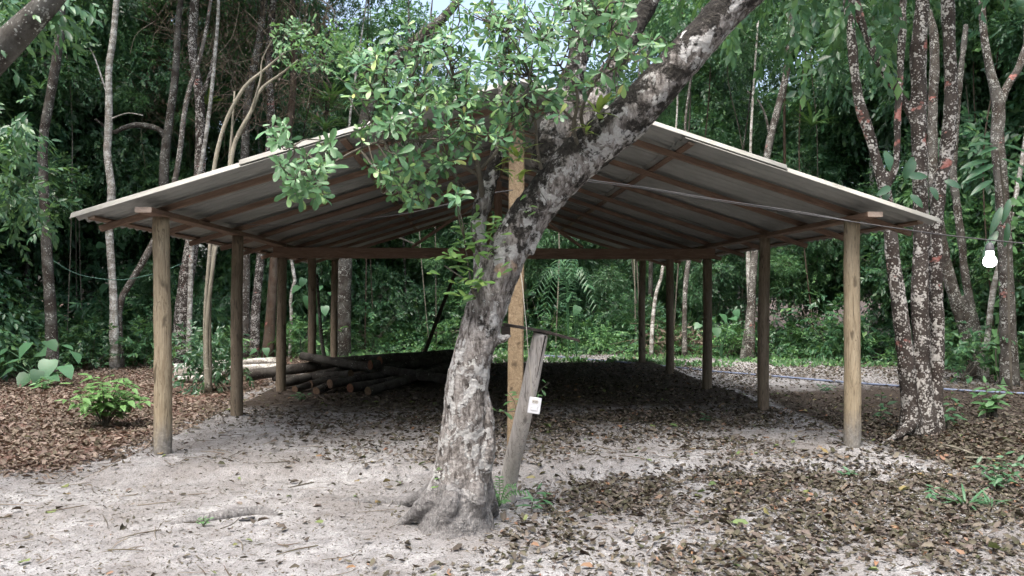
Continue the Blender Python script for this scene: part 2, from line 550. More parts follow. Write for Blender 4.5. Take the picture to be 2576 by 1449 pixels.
M['post'] = wood_mat('treated_round_post', [(.20, .155, .10), (.32, .265, .18), (.41, .355, .255)], (7, 7, 1), True)
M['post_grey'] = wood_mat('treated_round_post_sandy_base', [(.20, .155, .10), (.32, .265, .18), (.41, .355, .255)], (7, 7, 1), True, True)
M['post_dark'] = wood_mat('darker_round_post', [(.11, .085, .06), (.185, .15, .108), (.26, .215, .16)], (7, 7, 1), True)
M['post_sq'] = wood_mat('sawn_square_post', [(.18, .125, .075), (.30, .225, .14), (.39, .305, .20)], (6, 6, 1), True)
M['post_old'] = wood_mat('weathered_grey_post', [(.36, .33, .295), (.52, .485, .445), (.63, .595, .555)], (6, 6, 1), True)
M['sawn'] = wood_mat('reddish_sawn_board', [(.095, .06, .042), (.18, .118, .083), (.27, .185, .132)], (1, 9, 9))
M['sawn_end'] = wood_mat('sawn_board_end', [(.22, .17, .135), (.32, .255, .205), (.40, .32, .265)], (5, 5, 5))
M['old_board'] = wood_mat('blackened_board', [(.020, .016, .013), (.055, .044, .036), (.11, .09, .075)], (1, 9, 9))
M['cut'] = wood_mat('cut_log_face', [(.085, .052, .034), (.155, .102, .067), (.23, .165, .115)], (6, 6, 6))
M['cut_red'] = wood_mat('cut_log_face_red', [(.10, .04, .026), (.17, .08, .052), (.23, .13, .09)], (6, 6, 6))

def sheet_mats():
    a = NT('weathered_sheet_top')
    vec = a.obj((1, 1, 1))
    col = a.ramp(a.noise(vec, 2.2, 5, .6), [(.3, (.24, .235, .205)), (.55, (.37, .362, .325)), (.8, (.47, .462, .42))])
    a.done(col, .8, a.bump(a.noise(vec, 60, 4), .25, .004), .3)
    b = NT('grey_sheet_underside')
    vec = b.obj((1, 1, 1))
    col = b.ramp(b.noise(vec, 1.7, 5, .6), [(.3, (.19, .194, .18)), (.6, (.26, .264, .246)), (.8, (.32, .322, .30))])
    st = b.ramp(b.noise(b.obj((.5, 6, 3)), 3, 4), [(.55, 0.0), (.75, .35)])
    col = b.mix(st, col, (.20, .19, .175))
    b.done(col, .85, b.bump(b.noise(vec, 70, 4), .3, .004), .25)
    return a.mat, b.mat
M['sheet_top'], M['sheet_under'] = sheet_mats()

def plain(name, col, rough=.5, spec=.5, var=.12, scale=30):
    m = NT(name)
    vec = m.obj((1, 1, 1))
    c = m.ramp(m.noise(vec, scale, 4), [(.3, tuple(x * (1 - var) for x in col)), (.7, tuple(min(1, x * (1 + var)) for x in col))])
    return m.done(c, rough, m.bump(m.noise(vec, scale * 3, 3), .1, .002), spec)
M['cable'] = plain('black_cable', (.02, .02, .022), .5)
M['cable_grey'] = plain('grey_cable', (.10, .10, .105), .5)
M['cord'] = plain('cream_cord', (.50, .46, .38), .6)
M['rope'] = plain('green_rope', (.07, .16, .12), .7)
M['hose'] = plain('blue_hose', (.17, .21, .31), .5)
M['plastic'] = plain('white_plastic', (.76, .77, .79), .35, .5, .03)
M['plastic_grey'] = plain('ivory_socket_face', (.55, .52, .47), .45)
M['hole'] = plain('dark_socket_hole', (.02, .015, .012), .7)
M['sole'] = plain('black_rubber_scrap', (.02, .021, .024), .6)
def bulb_mat():
    m = NT('lit_bulb')
    m.done((.9, .9, .9), .3)
    m.b.inputs['Emission Color'].default_value = (.92, .97, 1, 1)
    m.b.inputs['Emission Strength'].default_value = 1.6
    return m.mat
M['bulb'] = bulb_mat()

def ground_mat():
    m = NT('sandy_ground')
    g = m.n('ShaderNodeTexCoord')
    mp = m.n('ShaderNodeMapping')
    m.t.links.new(g.outputs['Object'], mp.inputs['Vector'])
    vec = mp.outputs[0]
    big = m.noise(vec, .9, 5, .6)
    mid = m.noise(vec, 7, 6, .7)
    grit = m.noise(vec, 90, 5, .8)
    sand = m.ramp(mid, [(.26, (.22, .216, .213)), (.48, (.39, .386, .384)), (.72, (.60, .598, .60))])
    sand = m.mix(m.ramp(big, [(.42, 0.0), (.60, .75)]), sand, (.25, .233, .22))
    sand = m.mix(m.ramp(grit, [(.38, .8), (.53, 0.0)]), sand, (.11, .10, .096))
    sand = m.mix(m.ramp(m.noise(vec, 38, 3, .6), [(.62, 0.0), (.70, .55)]), sand, (.24, .205, .18))
    hum = m.attr('humus')
    redv = m.attr('redsoil')
    hm = m.ramp(m.math('ADD', hum, m.math('MULTIPLY', m.math('SUBTRACT', mid, .5), .9)), [(.35, 0.0), (.65, 1.0)])
    humc = m.ramp(grit, [(.3, (.035, .027, .022)), (.6, (.085, .068, .056)), (.8, (.17, .145, .125))])
    col = m.mix(hm, sand, humc)
    rm = m.ramp(m.math('ADD', redv, m.math('MULTIPLY', m.math('SUBTRACT', mid, .5), .9)), [(.35, 0.0), (.65, .9)])
    redc = m.ramp(grit, [(.3, (.085, .045, .032)), (.6, (.17, .095, .07)), (.8, (.27, .18, .145))])
    col = m.mix(rm, col, redc)
    h = m.math('ADD', m.math('MULTIPLY', mid, 1.0), m.math('MULTIPLY', grit, .35))
    return m.done(col, .95, m.bump(h, 1.0, .045), .15)
M['ground'] = ground_mat()

# forest edge: how far away the trees begin for each world x
EX = np.array([-30, -16, -13, -11, -10.2, -9.6, -8.5, -7, -4, 0, 4, 6.5, 8.3, 9.2, 9.8, 10.3, 11, 13, 16, 30])
EY = np.array([0, 4, 8, 11, 14, 17.3, 19, 20.3, 21.5, 22.5, 21.3, 20.3, 19.6, 18.5, 16, 13.5, 11, 8, 4, 0])
def edge(x):
    return np.interp(x, EX, EY)

def edge_depth(px):
    lo, hi = 8.0, 26.0
    for _ in range(30):
        d = (lo + hi) / 2
        if d < float(edge((px - CX) / F * d)):
            lo = d
        else:
            hi = d
    return lo

# ------------------------------------------------------------------ ground
def axis(parts):
    out = [parts[0][0]]
    for a, b, st in parts:
        n = max(1, int(round((b - a) / st)))
        out += list(np.linspace(a, b, n + 1)[1:])
    return np.array(out)
gx = axis([(-150, -40, 20), (-40, -14, 2), (-14, -6.5, .25), (-6.5, 6.5, .055), (6.5, 14, .25), (14, 40, 2), (40, 150, 20)])
gy = axis([(-60, -6, 6), (-6, 3.4, .6), (3.4, 11, .05), (11, 20, .12), (20, 28, .4), (28, 50, 2), (50, 250, 25)])
GX, GY = np.meshgrid(gx, gy)
GZ = H(GX, GY)
V = np.stack([GX, GY, GZ], -1).reshape(-1, 3)
nx, ny = len(gx), len(gy)
i = np.arange(ny - 1)[:, None] * nx
j = np.arange(nx - 1)[None, :]
q = np.stack([i + j, i + j + 1, i + nx + j + 1, i + nx + j], -1).reshape(-1, 4)
me = MB().add(V, q).mesh('ground', M['ground'])
x, y = V[:, 0], V[:, 1]
u, v = xy2uv(x, y)
e = y - edge(x)
nz = n2(x, y, .8, 40)
right_soil = smooth(3.95, 4.5, u + .3 * nz) * smooth(-.9, -.2, v + .3 * nz) * (1 - .75 * smooth(4.5, 7.5, v + nz))
hum = np.clip(smooth(-1.5, .8, e + 1.2 * nz) + .8 * right_soil + .7 * smooth(1.2, 4.0, v + .9 * nz) * (np.abs(u) < 3.8) * (v < 10.2), 0, 1)
red = smooth(-3.9, -4.6, u + .4 * nz) * smooth(-.5, .6, v + .6 * nz)
a = me.attributes.new('humus', 'FLOAT', 'POINT')
a.data.foreach_set('value', hum.astype(np.float32))
a = me.attributes.new('redsoil', 'FLOAT', 'POINT')
a.data.foreach_set('value', (red * (1 - .5 * smooth(0, 3, e))).astype(np.float32))
tag(link('ground', me), kind='structure')

# ------------------------------------------------------------------ the shed
shed = empty('open_shed', (SX, SY, 0), 'open timber shed with round posts and grey corrugated gable roof', 'shed', None, YAW)
SLOPE = .315
EAVE_U, EAVE_Z = 4.1, 2.305
def roof_z(u):                       # mid surface of the roofing
    return EAVE_Z + SLOPE * (EAVE_U - abs(u))
def shed_z(u, v):
    X, Y = uv2xy(u, v)
    return gz(X, Y)

def round_post(u, v, top, r, mat, seed):
    z0 = shed_z(u, v) - .25
    n = 26
    zz = np.linspace(0, top - z0, n)
    k = np.random.default_rng(seed)
    lean = k.normal(0, .012, 2)
    P = np.stack([lean[0] * zz / 2.3 + .006 * np.sin(zz * 2 + seed), lean[1] * zz / 2.3, zz], -1)
    R = r * (1.06 - .10 * zz / zz[-1]) * (1 + .018 * k.normal(0, 1, n))
    V, f = tube(P, R, n, 18, .07, seed)
    o = link('post', MB().add(V, f).mesh('post', mat), shed, (u, v, z0))
    return o
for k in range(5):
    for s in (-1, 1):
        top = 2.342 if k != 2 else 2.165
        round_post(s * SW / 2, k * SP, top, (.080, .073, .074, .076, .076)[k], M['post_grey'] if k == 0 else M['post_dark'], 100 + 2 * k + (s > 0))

def board(name, p0, p1, w, h, mat, endmat=None, up=(0, 0, 1), parent=shed, bow=.006, seed=0):
    """sawn board from p0 to p1 (local to parent), w across, h along 'up'"""
    p0, p1 = np.asarray(p0, float), np.asarray(p1, float)
    L = float(np.linalg.norm(p1 - p0))
    n = max(3, int(L / .4))
    k = np.random.default_rng(seed + 7)
    xs = np.linspace(0, L, n)
    by = k.normal(0, bow) * np.sin(PI * xs / L) + k.normal(0, bow * .25, n)
    bz = k.normal(0, bow) * np.sin(PI * xs / L) + k.normal(0, bow * .2, n)
    c = min(w, h) * .10
    prof = np.array([(-w / 2 + c, -h / 2), (w / 2 - c, -h / 2), (w / 2, -h / 2 + c), (w / 2, h / 2 - c), (w / 2 - c, h / 2), (-w / 2 + c, h / 2), (-w / 2, h / 2 - c), (-w / 2, -h / 2 + c)])
    V = np.zeros((n, 8, 3))
    V[:, :, 0] = xs[:, None]
    V[:, :, 1] = prof[None, :, 0] + by[:, None]
    V[:, :, 2] = prof[None, :, 1] + bz[:, None]
    i = np.arange(n - 1)[:, None] * 8
    jj = np.arange(8)[None, :]
    q = np.stack([i + jj, i + (jj + 1) % 8, i + 8 + (jj + 1) % 8, i + 8 + jj], -1).reshape(-1, 4)[:, ::-1]
    mb = MB().add(V.reshape(-1, 3), q)
    mb.f.append(np.array([[0, 1, 2, 3, 4, 5, 6, 7], list(range(8 * n - 1, 8 * n - 9, -1))]))
    mb.m.append(np.array([1, 1]))
    me = mb.mesh(name, [mat, endmat or mat], True)
    X = Vector(p1 - p0).normalized()
    Y = Vector(up).cross(X).normalized()
    Z = X.cross(Y)
    mt = Matrix(((X.x, Y.x, Z.x, p0[0]), (X.y, Y.y, Z.y, p0[1]), (X.z, Y.z, Z.z, p0[2]), (0, 0, 0, 1)))
    return link(name, me, parent, matrix=mt)

VEND = 4 * SP
for s in (-1, 1):
    # wall plates in two lengths, butted over the third post
    board('beam', (s * SW / 2, -.46, 2.366), (s * SW / 2, 2 * SP + .02, 2.366), .15, .05, M['sawn'], M['sawn_end'], seed=3 + s)
    board('beam', (s * SW / 2 + .01, 2 * SP + .03, 2.366), (s * SW / 2, VEND + .3, 2.366), .15, .05, M['sawn'], M['sawn_end'], seed=5 + s)
board('tie_beam', (-SW / 2 - .12, 2 * SP, 2.252), (0, 2 * SP, 2.248), .07, .172, M['sawn'], M['sawn_end'], seed=21)
board('tie_beam', (.004, 2 * SP, 2.248), (SW / 2 + .12, 2 * SP, 2.252), .07, .172, M['sawn'], M['sawn_end'], seed=22)
RIDGE = roof_z(0)
board('king_post', (0, 2 * SP, 2.337), (0, 2 * SP, RIDGE - .19), .12, .12, M['sawn'], up=(0, 1, 0), seed=23)
for s in (-1, 1):
    board('brace', (s * 1.38, 2 * SP - .066, 2.34), (s * .03, 2 * SP - .066, 3.26), .045, .07, M['sawn'], M['sawn_end'], up=(0, 1, 0), seed=25 + s)
zf = shed_z(0, 0) - .2
board('post', (-.02, 0, zf), (.0, 0, RIDGE - .19), .152, .14, M['post_sq'], up=(0, 1, 0), seed=31, bow=.004)
zb = shed_z(0, VEND) - .2
board('post', (0, VEND, zb), (0, VEND, RIDGE - .19), .13, .13, M['post_sq'], up=(0, 1, 0), seed=32)
board('ridge_beam', (0, -.42, RIDGE - .125), (0, 5.2, RIDGE - .125), .06, .12, M['sawn'], M['sawn_end'], seed=33)
board('ridge_beam', (0, 5.204, RIDGE - .125), (0, VEND + .32, RIDGE - .125), .06, .12, M['sawn'], M['sawn_end'], seed=34)
CS = 1 / math.sqrt(1 + SLOPE ** 2)
nrm_l = {s: np.array([s * SLOPE * CS, 0, CS]) for s in (-1, 1)}
for k in range(9):
    v = k * SP / 2
    for s in (-1, 1):
        u0, u1 = s * (4.08 + random.uniform(-.05, .03)), s * .034
        off = -.030 - .024 - .031           # sheet depth, batten, half the rafter
        a = np.array([u0, v + random.uniform(-.015, .015), roof_z(u0)]) + nrm_l[s] * off
        b = np.array([u1, v + random.uniform(-.015, .015), roof_z(u1)]) + nrm_l[s] * off
        board('rafter', a, b, .052, .060, M['sawn'], M['sawn_end'], up=tuple(nrm_l[s]), seed=40 + 2 * k + s, bow=.008)
for s in (-1, 1):
    for uu, v0 in ((3.98, -.36), (1.66, -.45)):
        if v0 == 99:
            v0 = -.06
        off = -.030 - .012
        p = np.array([s * uu, 0, roof_z(uu)]) + nrm_l[s] * off
        board('purlin', p + np.array([0, v0, 0]), p + np.array([0, VEND + .3, 0]), .065, .021, M['sawn'], M['sawn_end'], up=tuple(nrm_l[s]), seed=int(70 + s + uu * 10), bow=.004)

# corrugated sheets, one object each
PITCH, AMP, TH = .177, .030, .007
def sheet_mesh(L):
    nv, nu = 49, 5
    vs = np.linspace(0, 6 * PITCH + .001, nv)
    us = np.linspace(0, L, nu)
    prof = -AMP * np.cos(2 * PI * vs / PITCH)
    V = []
    for t in (TH / 2, -TH / 2):
        g = np.zeros((nu, nv, 3))
        g[:, :, 0] = us[:, None]
        g[:, :, 1] = vs[None, :]
        g[:, :, 2] = prof[None, :] + t
        V.append(g.reshape(-1, 3))
    i = np.arange(nu - 1)[:, None] * nv
    jj = np.arange(nv - 1)[None, :]
    q = np.stack([i + jj, i + nv + jj, i + nv + jj + 1, i + jj + 1], -1).reshape(-1, 4)
    N = nu * nv
    mb = MB()
    mb.add(np.concatenate(V), q, 0)
    mb.f.append(q[:, ::-1] + N); mb.m.append(np.ones(len(q)))
    e = []
    for ii in range(nu - 1):
        for a in (0, nv - 1):
            p, r = ii * nv + a, (ii + 1) * nv + a
            e.append((p, r, r + N, p + N) if a else (r, p, p + N, r + N))
    for b in range(nv - 1):
        p, r = b, b + 1
        e.append((p, r, r + N, p + N))
        p, r = (nu - 1) * nv + b, (nu - 1) * nv + b + 1
        e.append((r, p, p + N, r + N))
    mb.f.append(np.array(e)); mb.m.append(np.zeros(len(e)))
    return mb.mesh('roof_sheet', [M['sheet_top'], M['sheet_under']])
LOW = sheet_mesh((4.1 - 1.58) / CS)
UPP = sheet_mesh((2.57 - .005) / CS)
for s in (-1, 1):
    ex = np.array([-s * CS, 0, SLOPE * CS])            # up the slope
    ez = np.array([s * SLOPE * CS, 0, CS])
    ey = np.cross(ez, ex)
    for c in range(10):
        v0 = -.515 + c * 1.044
        for me_, us, lift in ((LOW, 4.1, 0.0), (UPP, 2.57, .024)):
            jit = random.uniform(-.012, .012)
            p = np.array([s * (us + jit), v0 if ey[1] > 0 else v0 + 6 * PITCH, roof_z(us + jit)]) + ez * (lift + .0022 * (c % 2) + random.uniform(0, .001))
            mt = Matrix(((ex[0], ey[0], ez[0], p[0]), (ex[1], ey[1], ez[1], p[1]), (ex[2], ey[2], ez[2], p[2]), (0, 0, 0, 1))) @ Matrix.Rotation(random.uniform(-.004, .004), 4, 'Z') @ Matrix.Rotation(random.uniform(-.0015, .0015), 4, 'Y')
            link('roof_sheet', me_, shed, matrix=mt)

# ------------------------------------------------------------------ the leaning tree in front
def voxel(mb, size, smoothing=4):
    me = mb.mesh('tmp', M['main_bark'])
    o = bpy.data.objects.new('tmp', me)
    COL.objects.link(o)
    r = o.modifiers.new('r', 'REMESH')
    r.mode = 'VOXEL'
    r.voxel_size = size
    sm = o.modifiers.new('s', 'SMOOTH')
    sm.iterations = smoothing
    sm.factor = .5
    dg = bpy.context.evaluated_depsgraph_get()
    m2 = bpy.data.meshes.new_from_object(o.evaluated_get(dg))
    bpy.data.objects.remove(o)
    bpy.data.meshes.remove(me)
    V = np.zeros(len(m2.vertices) * 3, np.float32)
    m2.vertices.foreach_get('co', V)
    Nn = np.zeros(len(m2.vertices) * 3, np.float32)
    m2.vertex_normals.foreach_get('vector', Nn)
    return m2, V.reshape(-1, 3).astype(float), Nn.reshape(-1, 3).astype(float)

def path_px(pts):
    """rows (px, py, depth, width in px) -> points, radii"""
    P = np.array([at(a, b, d) for a, b, d, w in pts])
    R = np.array([w / 2 / F * d for a, b, d, w in pts])
    return P, R

tb = np.array([TREE_BASE[0], TREE_BASE[1], gz(*TREE_BASE)])
big = empty('leaning_tree', tb, 'big leaning tree with pale blotched bark and obovate leaves before the shed', 'tree')
mb = MB()
TRUNK = [(1148, 1375, 5.5, 250), (1149, 1338, 5.5, 212), (1151, 1300, 5.5, 176), (1154, 1250, 5.5, 150), (1160, 1170, 5.5, 126), (1166, 1080, 5.5, 116), (1174, 985, 5.5, 108), (1190, 900, 5.5, 102), (1211, 820, 5.5, 102), (1234, 742, 5.5, 106), (1266, 655, 5.5, 104), (1310, 575, 5.48, 98), (1365, 502, 5.45, 98), (1440, 416, 5.4, 112), (1512, 355, 5.35, 114), (1592, 288, 5.3, 108), (1668, 203, 5.25, 100), (1757, 105, 5.2, 94), (1853, 0, 5.15, 92), (1965, -115, 5.1, 88), (2080, -250, 5.1, 84), (2160, -420, 5.1, 70)]
P, R = path_px(TRUNK)
V, f = tube(P, R, 90, 22)
mb.add(V, f)
STEM_A = [(1214, 700, 5.6, 40), (1208, 610, 5.62, 38), (1204, 560, 5.62, 40), (1222, 490, 5.62, 42), (1243, 420, 5.65, 34), (1256, 340, 5.7, 29), (1258, 275, 5.75, 25), (1262, 190, 5.8, 20), (1275, 90, 5.85, 16), (1290, -30, 5.9, 12)]
STEM_B = [(1372, 420, 5.55, 80), (1388, 345, 5.62, 84), (1420, 250, 5.7, 66), (1455, 145, 5.78, 54), (1470, 40, 5.85, 46), (1478, -60, 5.9, 42), (1490, -260, 5.95, 34)]
STEM_C = [(1430, 380, 5.6, 70), (1462, 300, 5.7, 72), (1505, 225, 5.8, 60), (1562, 140, 5.9, 52), (1600, 65, 6.0, 48), (1636, 0, 6.05, 46), (1690, -120, 6.1, 40), (1720, -260, 6.2, 32)]
for S_ in (STEM_A, STEM_B, STEM_C):
    P, R = path_px(S_)
    mb.add(*tube(P, R, 40, 14))
# buttress roots
def gp(px, py, lift=0.0):
    g = gnd(px, py)
    return g + np.array([0, 0, lift])
ROOTS = [
    ([at(1132, 1105, 5.48), at(1108, 1200, 5.45), at(1070, 1266, 5.42), gp(1010, 1318, .0), gp(960, 1340, -.05)], [.045, .062, .060, .042, .028]),
    ([at(1120, 1180, 5.55), at(1085, 1232, 5.65), gp(1020, 1268, .01), gp(930, 1262, .0), gp(855, 1258, -.03), gp(790, 1262, -.09)], [.06, .06, .052, .045, .038, .03]),
    ([at(1190, 1190, 5.42), at(1196, 1255, 5.32), gp(1205, 1330, .0), gp(1212, 1372, -.05)], [.05, .065, .06, .045]),
    ([at(1215, 1180, 5.55), at(1228, 1260, 5.6), gp(1240, 1290, -.02), gp(1262, 1296, -.1)], [.06, .06, .05, .03]),
    ([at(1140, 1200, 5.4), at(1130, 1270, 5.28), gp(1102, 1338, -.01), gp(1075, 1372, -.06)], [.05, .065, .055, .04]),
    ([at(1221, 985, 5.5), at(1226, 1060, 5.47), at(1228, 1125, 5.46), at(1216, 1200, 5.48), at(1208, 1270, 5.48)], [.03, .048, .06, .05, .05]),
    ([at(1250, 858, 5.5), at(1272, 850, 5.47), at(1287, 843, 5.44)], [.04, .03, .018]),
    ([at(1330, 640, 5.47), at(1345, 600, 5.45), at(1372, 560, 5.44)], [.04, .045, .03]),
]
for P, R in ROOTS:
    mb.add(*tube(P, R, 24, 12, .12, 5))
me, V, Nn = voxel(mb, .012, 9)
hgt = V[:, 2] - tb[2]
trav = fbm(V * np.array([9, 9, 3.5]), 3, 4)
V2 = V + Nn * (.012 * trav + .009 * fbm(V * 26, 8, 3) + .016 * fbm(V * 4, 12, 2) + .008 * smooth(.7, .1, hgt) * fbm(V * np.array([11, 11, 2.0]), 23, 3))[:, None]
me.vertices.foreach_set('co', (V2 - tb).astype(np.float32).ravel())
# black crust grows on the weather side (upper left) of the leaning part and on the two rear stems
leanside = Nn @ norm(np.array([-.62, -.25, .75]))
patch = fbm(V * 2.3, 31, 3)
moss = smooth(1.5, 2.6, hgt) * (.31 + .36 * leanside + .36 * patch)
rear = smooth(5.52, 5.62, V[:, 1]) * smooth(1.9, 2.4, hgt)
moss = np.maximum(moss, rear * (.50 + .30 * patch))
moss = np.maximum(moss, .30 + .42 * fbm(V * np.array([3.6, 3.6, 1.8]), 44, 3))
moss = np.where(hgt < 1.9, np.maximum(.12 + .42 * fbm(V * np.array([3, 3, 1.4]), 45, 3) + .12 * (V[:, 0] - np.interp(hgt, [0, 2], [-.38, -.15])) / .15, moss * .75), moss)
root = smooth(.60, .05, hgt + .12 * fbm(V * 5, 50, 2))
for nm, val in (('moss', moss), ('root', root)):
    a = me.attributes.new(nm, 'FLOAT', 'POINT')
    a.data.foreach_set('value', val.astype(np.float32))
me.update()
link('trunk', me, big)

# root ridge surfacing in the sand
P = [gp(400, 1322, -.06), gp(450, 1314, -.012), gp(520, 1308, .008), gp(590, 1298, .015), gp(650, 1291, .010), gp(700, 1294, -.02), gp(740, 1300, -.06)]
V, f = tube(np.array(P), [.03, .035, .042, .045, .04, .032, .02], 40, 12, .2, 9)
mb = MB().add(V - tb, f)
me = mb.mesh('surface_root', M['main_bark'])
for nm, val in (('moss', 0.0), ('root', 1.0)):
    a = me.attributes.new(nm, 'FLOAT', 'POINT')
    a.data.foreach_set('value', np.full(len(me.vertices), val, np.float32))
link('surface_root', me, big)

# branches
BR = [
    [(1214, 505, 5.6, 16), (1210, 465, 5.5, 15), (1204, 432, 5.4, 14), (1190, 356, 5.3, 11), (1164, 281, 5.25, 9), (1149, 232, 5.2, 7), (1140, 180, 5.2, 5), (1115, 120, 5.2, 3)],
    [(1205, 440, 5.42, 11), (1170, 422, 5.35, 10), (1137, 397, 5.25, 9), (1095, 365, 5.15, 8), (1030, 352, 5.05, 7), (960, 356, 4.95, 7), (898, 377, 4.9, 6), (819, 418, 4.85, 5), (750, 440, 4.8, 3)],
    [(1200, 500, 5.6, 9), (1160, 462, 5.5, 8), (1122, 423, 5.4, 7), (1090, 440, 5.3, 5), (1030, 452, 5.25, 4), (985, 470, 5.2, 3)],
    [(1164, 284, 5.25, 7), (1120, 258, 5.2, 6), (1062, 215, 5.15, 5), (1000, 190, 5.1, 4), (930, 170, 5.2, 3)],
    [(1152, 262, 5.25, 6), (1100, 245, 5.15, 5), (1020, 238, 5.05, 4), (950, 242, 5.0, 3)],
    [(1464, 384, 5.3, 12), (1443, 328, 5.2, 10), (1453, 247, 5.15, 8), (1439, 197, 5.1, 6), (1405, 160, 5.05, 4), (1380, 100, 5.0, 3)],
    [(1361, 425, 5.3, 10), (1350, 360, 5.2, 8), (1347, 310, 5.2, 7), (1330, 262, 5.15, 5), (1300, 215, 5.1, 3)],
    [(1481, 352, 5.25, 11), (1462, 285, 5.15, 9), (1500, 200, 5.05, 7), (1541, 141, 5.0, 6), (1552, 90, 4.95, 4), (1500, 40, 4.9, 3)],
    [(1500, 200, 5.05, 6), (1560, 165, 5.0, 5), (1615, 125, 4.95, 4), (1662, 92, 4.9, 3)],
    [(1258, 280, 5.7, 12), (1285, 200, 5.5, 9), (1280, 130, 5.35, 7), (1262, 60, 5.25, 4)],
    [(1440, 300, 5.18, 7), (1400, 262, 5.1, 5), (1362, 240, 5.05, 4), (1330, 190, 5.0, 3)],
    [(1204, 432, 5.42, 9), (1250, 380, 5.4, 8), (1290, 320, 5.4, 6), (1290, 280, 5.35, 3)],
    [(819, 420, 4.86, 5), (760, 380, 4.85, 4), (715, 345, 4.85, 3), (692, 318, 4.85, 2)],
    [(1030, 355, 5.06, 5), (980, 320, 5.0, 4), (930, 300, 4.95, 3)],
    [(1140, 200, 5.2, 5), (1100, 140, 5.25, 4), (1040, 110, 5.3, 3)],
    [(1410, 165, 5.05, 5), (1440, 90, 5.0, 4), (1430, 20, 4.95, 3)],
    [(1210, 640, 5.55, 7), (1190, 600, 5.4, 5), (1185, 560, 5.35, 3)],
    [(1200, 770, 5.45, 7), (1185, 715, 5.3, 6), (1175, 650, 5.25, 4), (1168, 600, 5.2, 3)],
    [(1185, 715, 5.3, 5), (1150, 690, 5.2, 4), (1118, 668, 5.15, 2.5)],
]
skel = []
for i_, b in enumerate(BR):
    P, R = path_px(b)
    V, f = tube(P, R, 26, 7, .12, i_)
    link('branch', MB().add(V - tb, f).mesh('branch', M['bark_twig']), big)
    skel.append(resample(P, 24)[4:])
SK = np.concatenate(skel)

# rosettes of leaves: blobs (px, py, rx, ry, depth, count)
BLOBS = [(702, 325, 30, 26, 4.85, 5), (720, 365, 30, 20, 4.85, 3), (755, 425, 68, 30, 4.8, 14), (780, 475, 52, 34, 4.78, 13), (820, 380, 40, 25, 4.85, 4),
         (930, 240, 50, 34, 5.0, 9), (990, 175, 90, 50, 5.1, 22), (900, 170, 55, 45, 5.3, 9), (1040, 110, 60, 45, 5.3, 12), (1000, 300, 65, 45, 5.0, 18), (940, 320, 55, 30, 4.95, 9), (990, 420, 62, 45, 5.1, 15), (1030, 475, 62, 40, 5.15, 13),
         (1090, 310, 75, 55, 5.1, 20), (1075, 400, 60, 45, 5.15, 11), (1140, 375, 50, 35, 5.2, 7), (1140, 490, 26, 18, 5.1, 4), (1165, 235, 55, 45, 5.15, 11), (1220, 300, 55, 45, 5.25, 11), (1115, 125, 48, 48, 5.2, 8), (1060, 215, 55, 30, 5.1, 9), (1185, 330, 45, 35, 5.2, 6),
         (1262, 110, 52, 70, 5.2, 17), (1340, 190, 70, 55, 5.05, 18), (1300, 50, 62, 45, 5.1, 13), (1420, 50, 85, 50, 4.95, 18), (1395, 130, 60, 45, 5.0, 10), (1500, 85, 62, 50, 4.9, 12), (1585, 130, 50, 38, 4.95, 9), (1540, 195, 35, 25, 4.95, 4), (1655, 95, 28, 22, 4.9, 3), (1370, 250, 70, 42, 5.1, 12), (1580, 30, 60, 35, 4.9, 7), (1440, 205, 45, 30, 5.05, 5), (1300, 290, 50, 35, 5.3, 6), (1480, 0, 90, 30, 4.9, 10), (1250, 10, 60, 30, 5.2, 8), (1292, 335, 34, 48, 5.2, 11), (1265, 250, 45, 40, 5.15, 8), (1210, 200, 60, 50, 5.2, 12), (1200, 110, 60, 60, 5.3, 12), (1150, 40, 80, 40, 5.4, 12), (1330, 110, 60, 50, 5.1, 8)]
RP, RD, RS = [], [], []
for (cx, cy, rx, ry, d, n) in BLOBS:
    for _ in range(int(n * 1.25)):
        a, q_ = random.uniform(0, 2 * PI), math.sqrt(random.random()) * 1.12
        p = at(cx + rx * q_ * math.cos(a), cy + ry * q_ * math.sin(a), d + random.uniform(-.38, .38))
        RP.append(p)
RP = np.array(RP)
dist = np.linalg.norm(RP[:, None, :] - SK[None], axis=2)
near = SK[np.argmin(dist, 1)]
DIR = norm(RP - near + np.array([0, -.05, .10]) + rng.normal(0, .05, RP.shape))
# twigs
mb = MB()
for p, a, d in zip(RP, near, DIR):
    mid = (p + a) / 2 + rng.normal(0, .025, 3) + np.array([0, 0, -.02])
    mb.add(*tube([a, mid, p], [.006, .0045, .003], 6, 4))
tag(link('twigs', mb.mesh('twigs', M['bark_twig']), big, -tb), kind='stuff')
LP, LD, LN, LS = [], [], [], []
for p, d in zip(RP, DIR):
    n = random.randint(4, 10)
    x_, y_, z_ = frames(d[None], np.array([[.3, .2, .9]]))
    x_, y_, z_ = x_[0], y_[0], z_[0]
    ph = random.uniform(0, 6)
    size = random.uniform(.060, .104)
    for k in range(n):
        an = ph + k * 2.4
        tilt = .55 + .75 * (1 - k / n) + random.uniform(-.15, .15)
        out = x_ * math.cos(an) + z_ * math.sin(an)
        ld = y_ * math.cos(tilt) + out * math.sin(tilt) - np.array([0, 0, .12])
        LP.append(p - y_ * (.055 * (1 - k / n)) + out * .004)
        LD.append(ld + rng.normal(0, .2, 3))
        LN.append(y_ * math.sin(tilt) - out * math.cos(tilt) + np.array([0, -.1, .45]) + rng.normal(0, .25, 3))
        LS.append(size * (1.05 - .35 * k / n) * random.uniform(.62, 1.2))
LP, LD, LN, LS = map(np.array, (LP, LD, LN, LS))

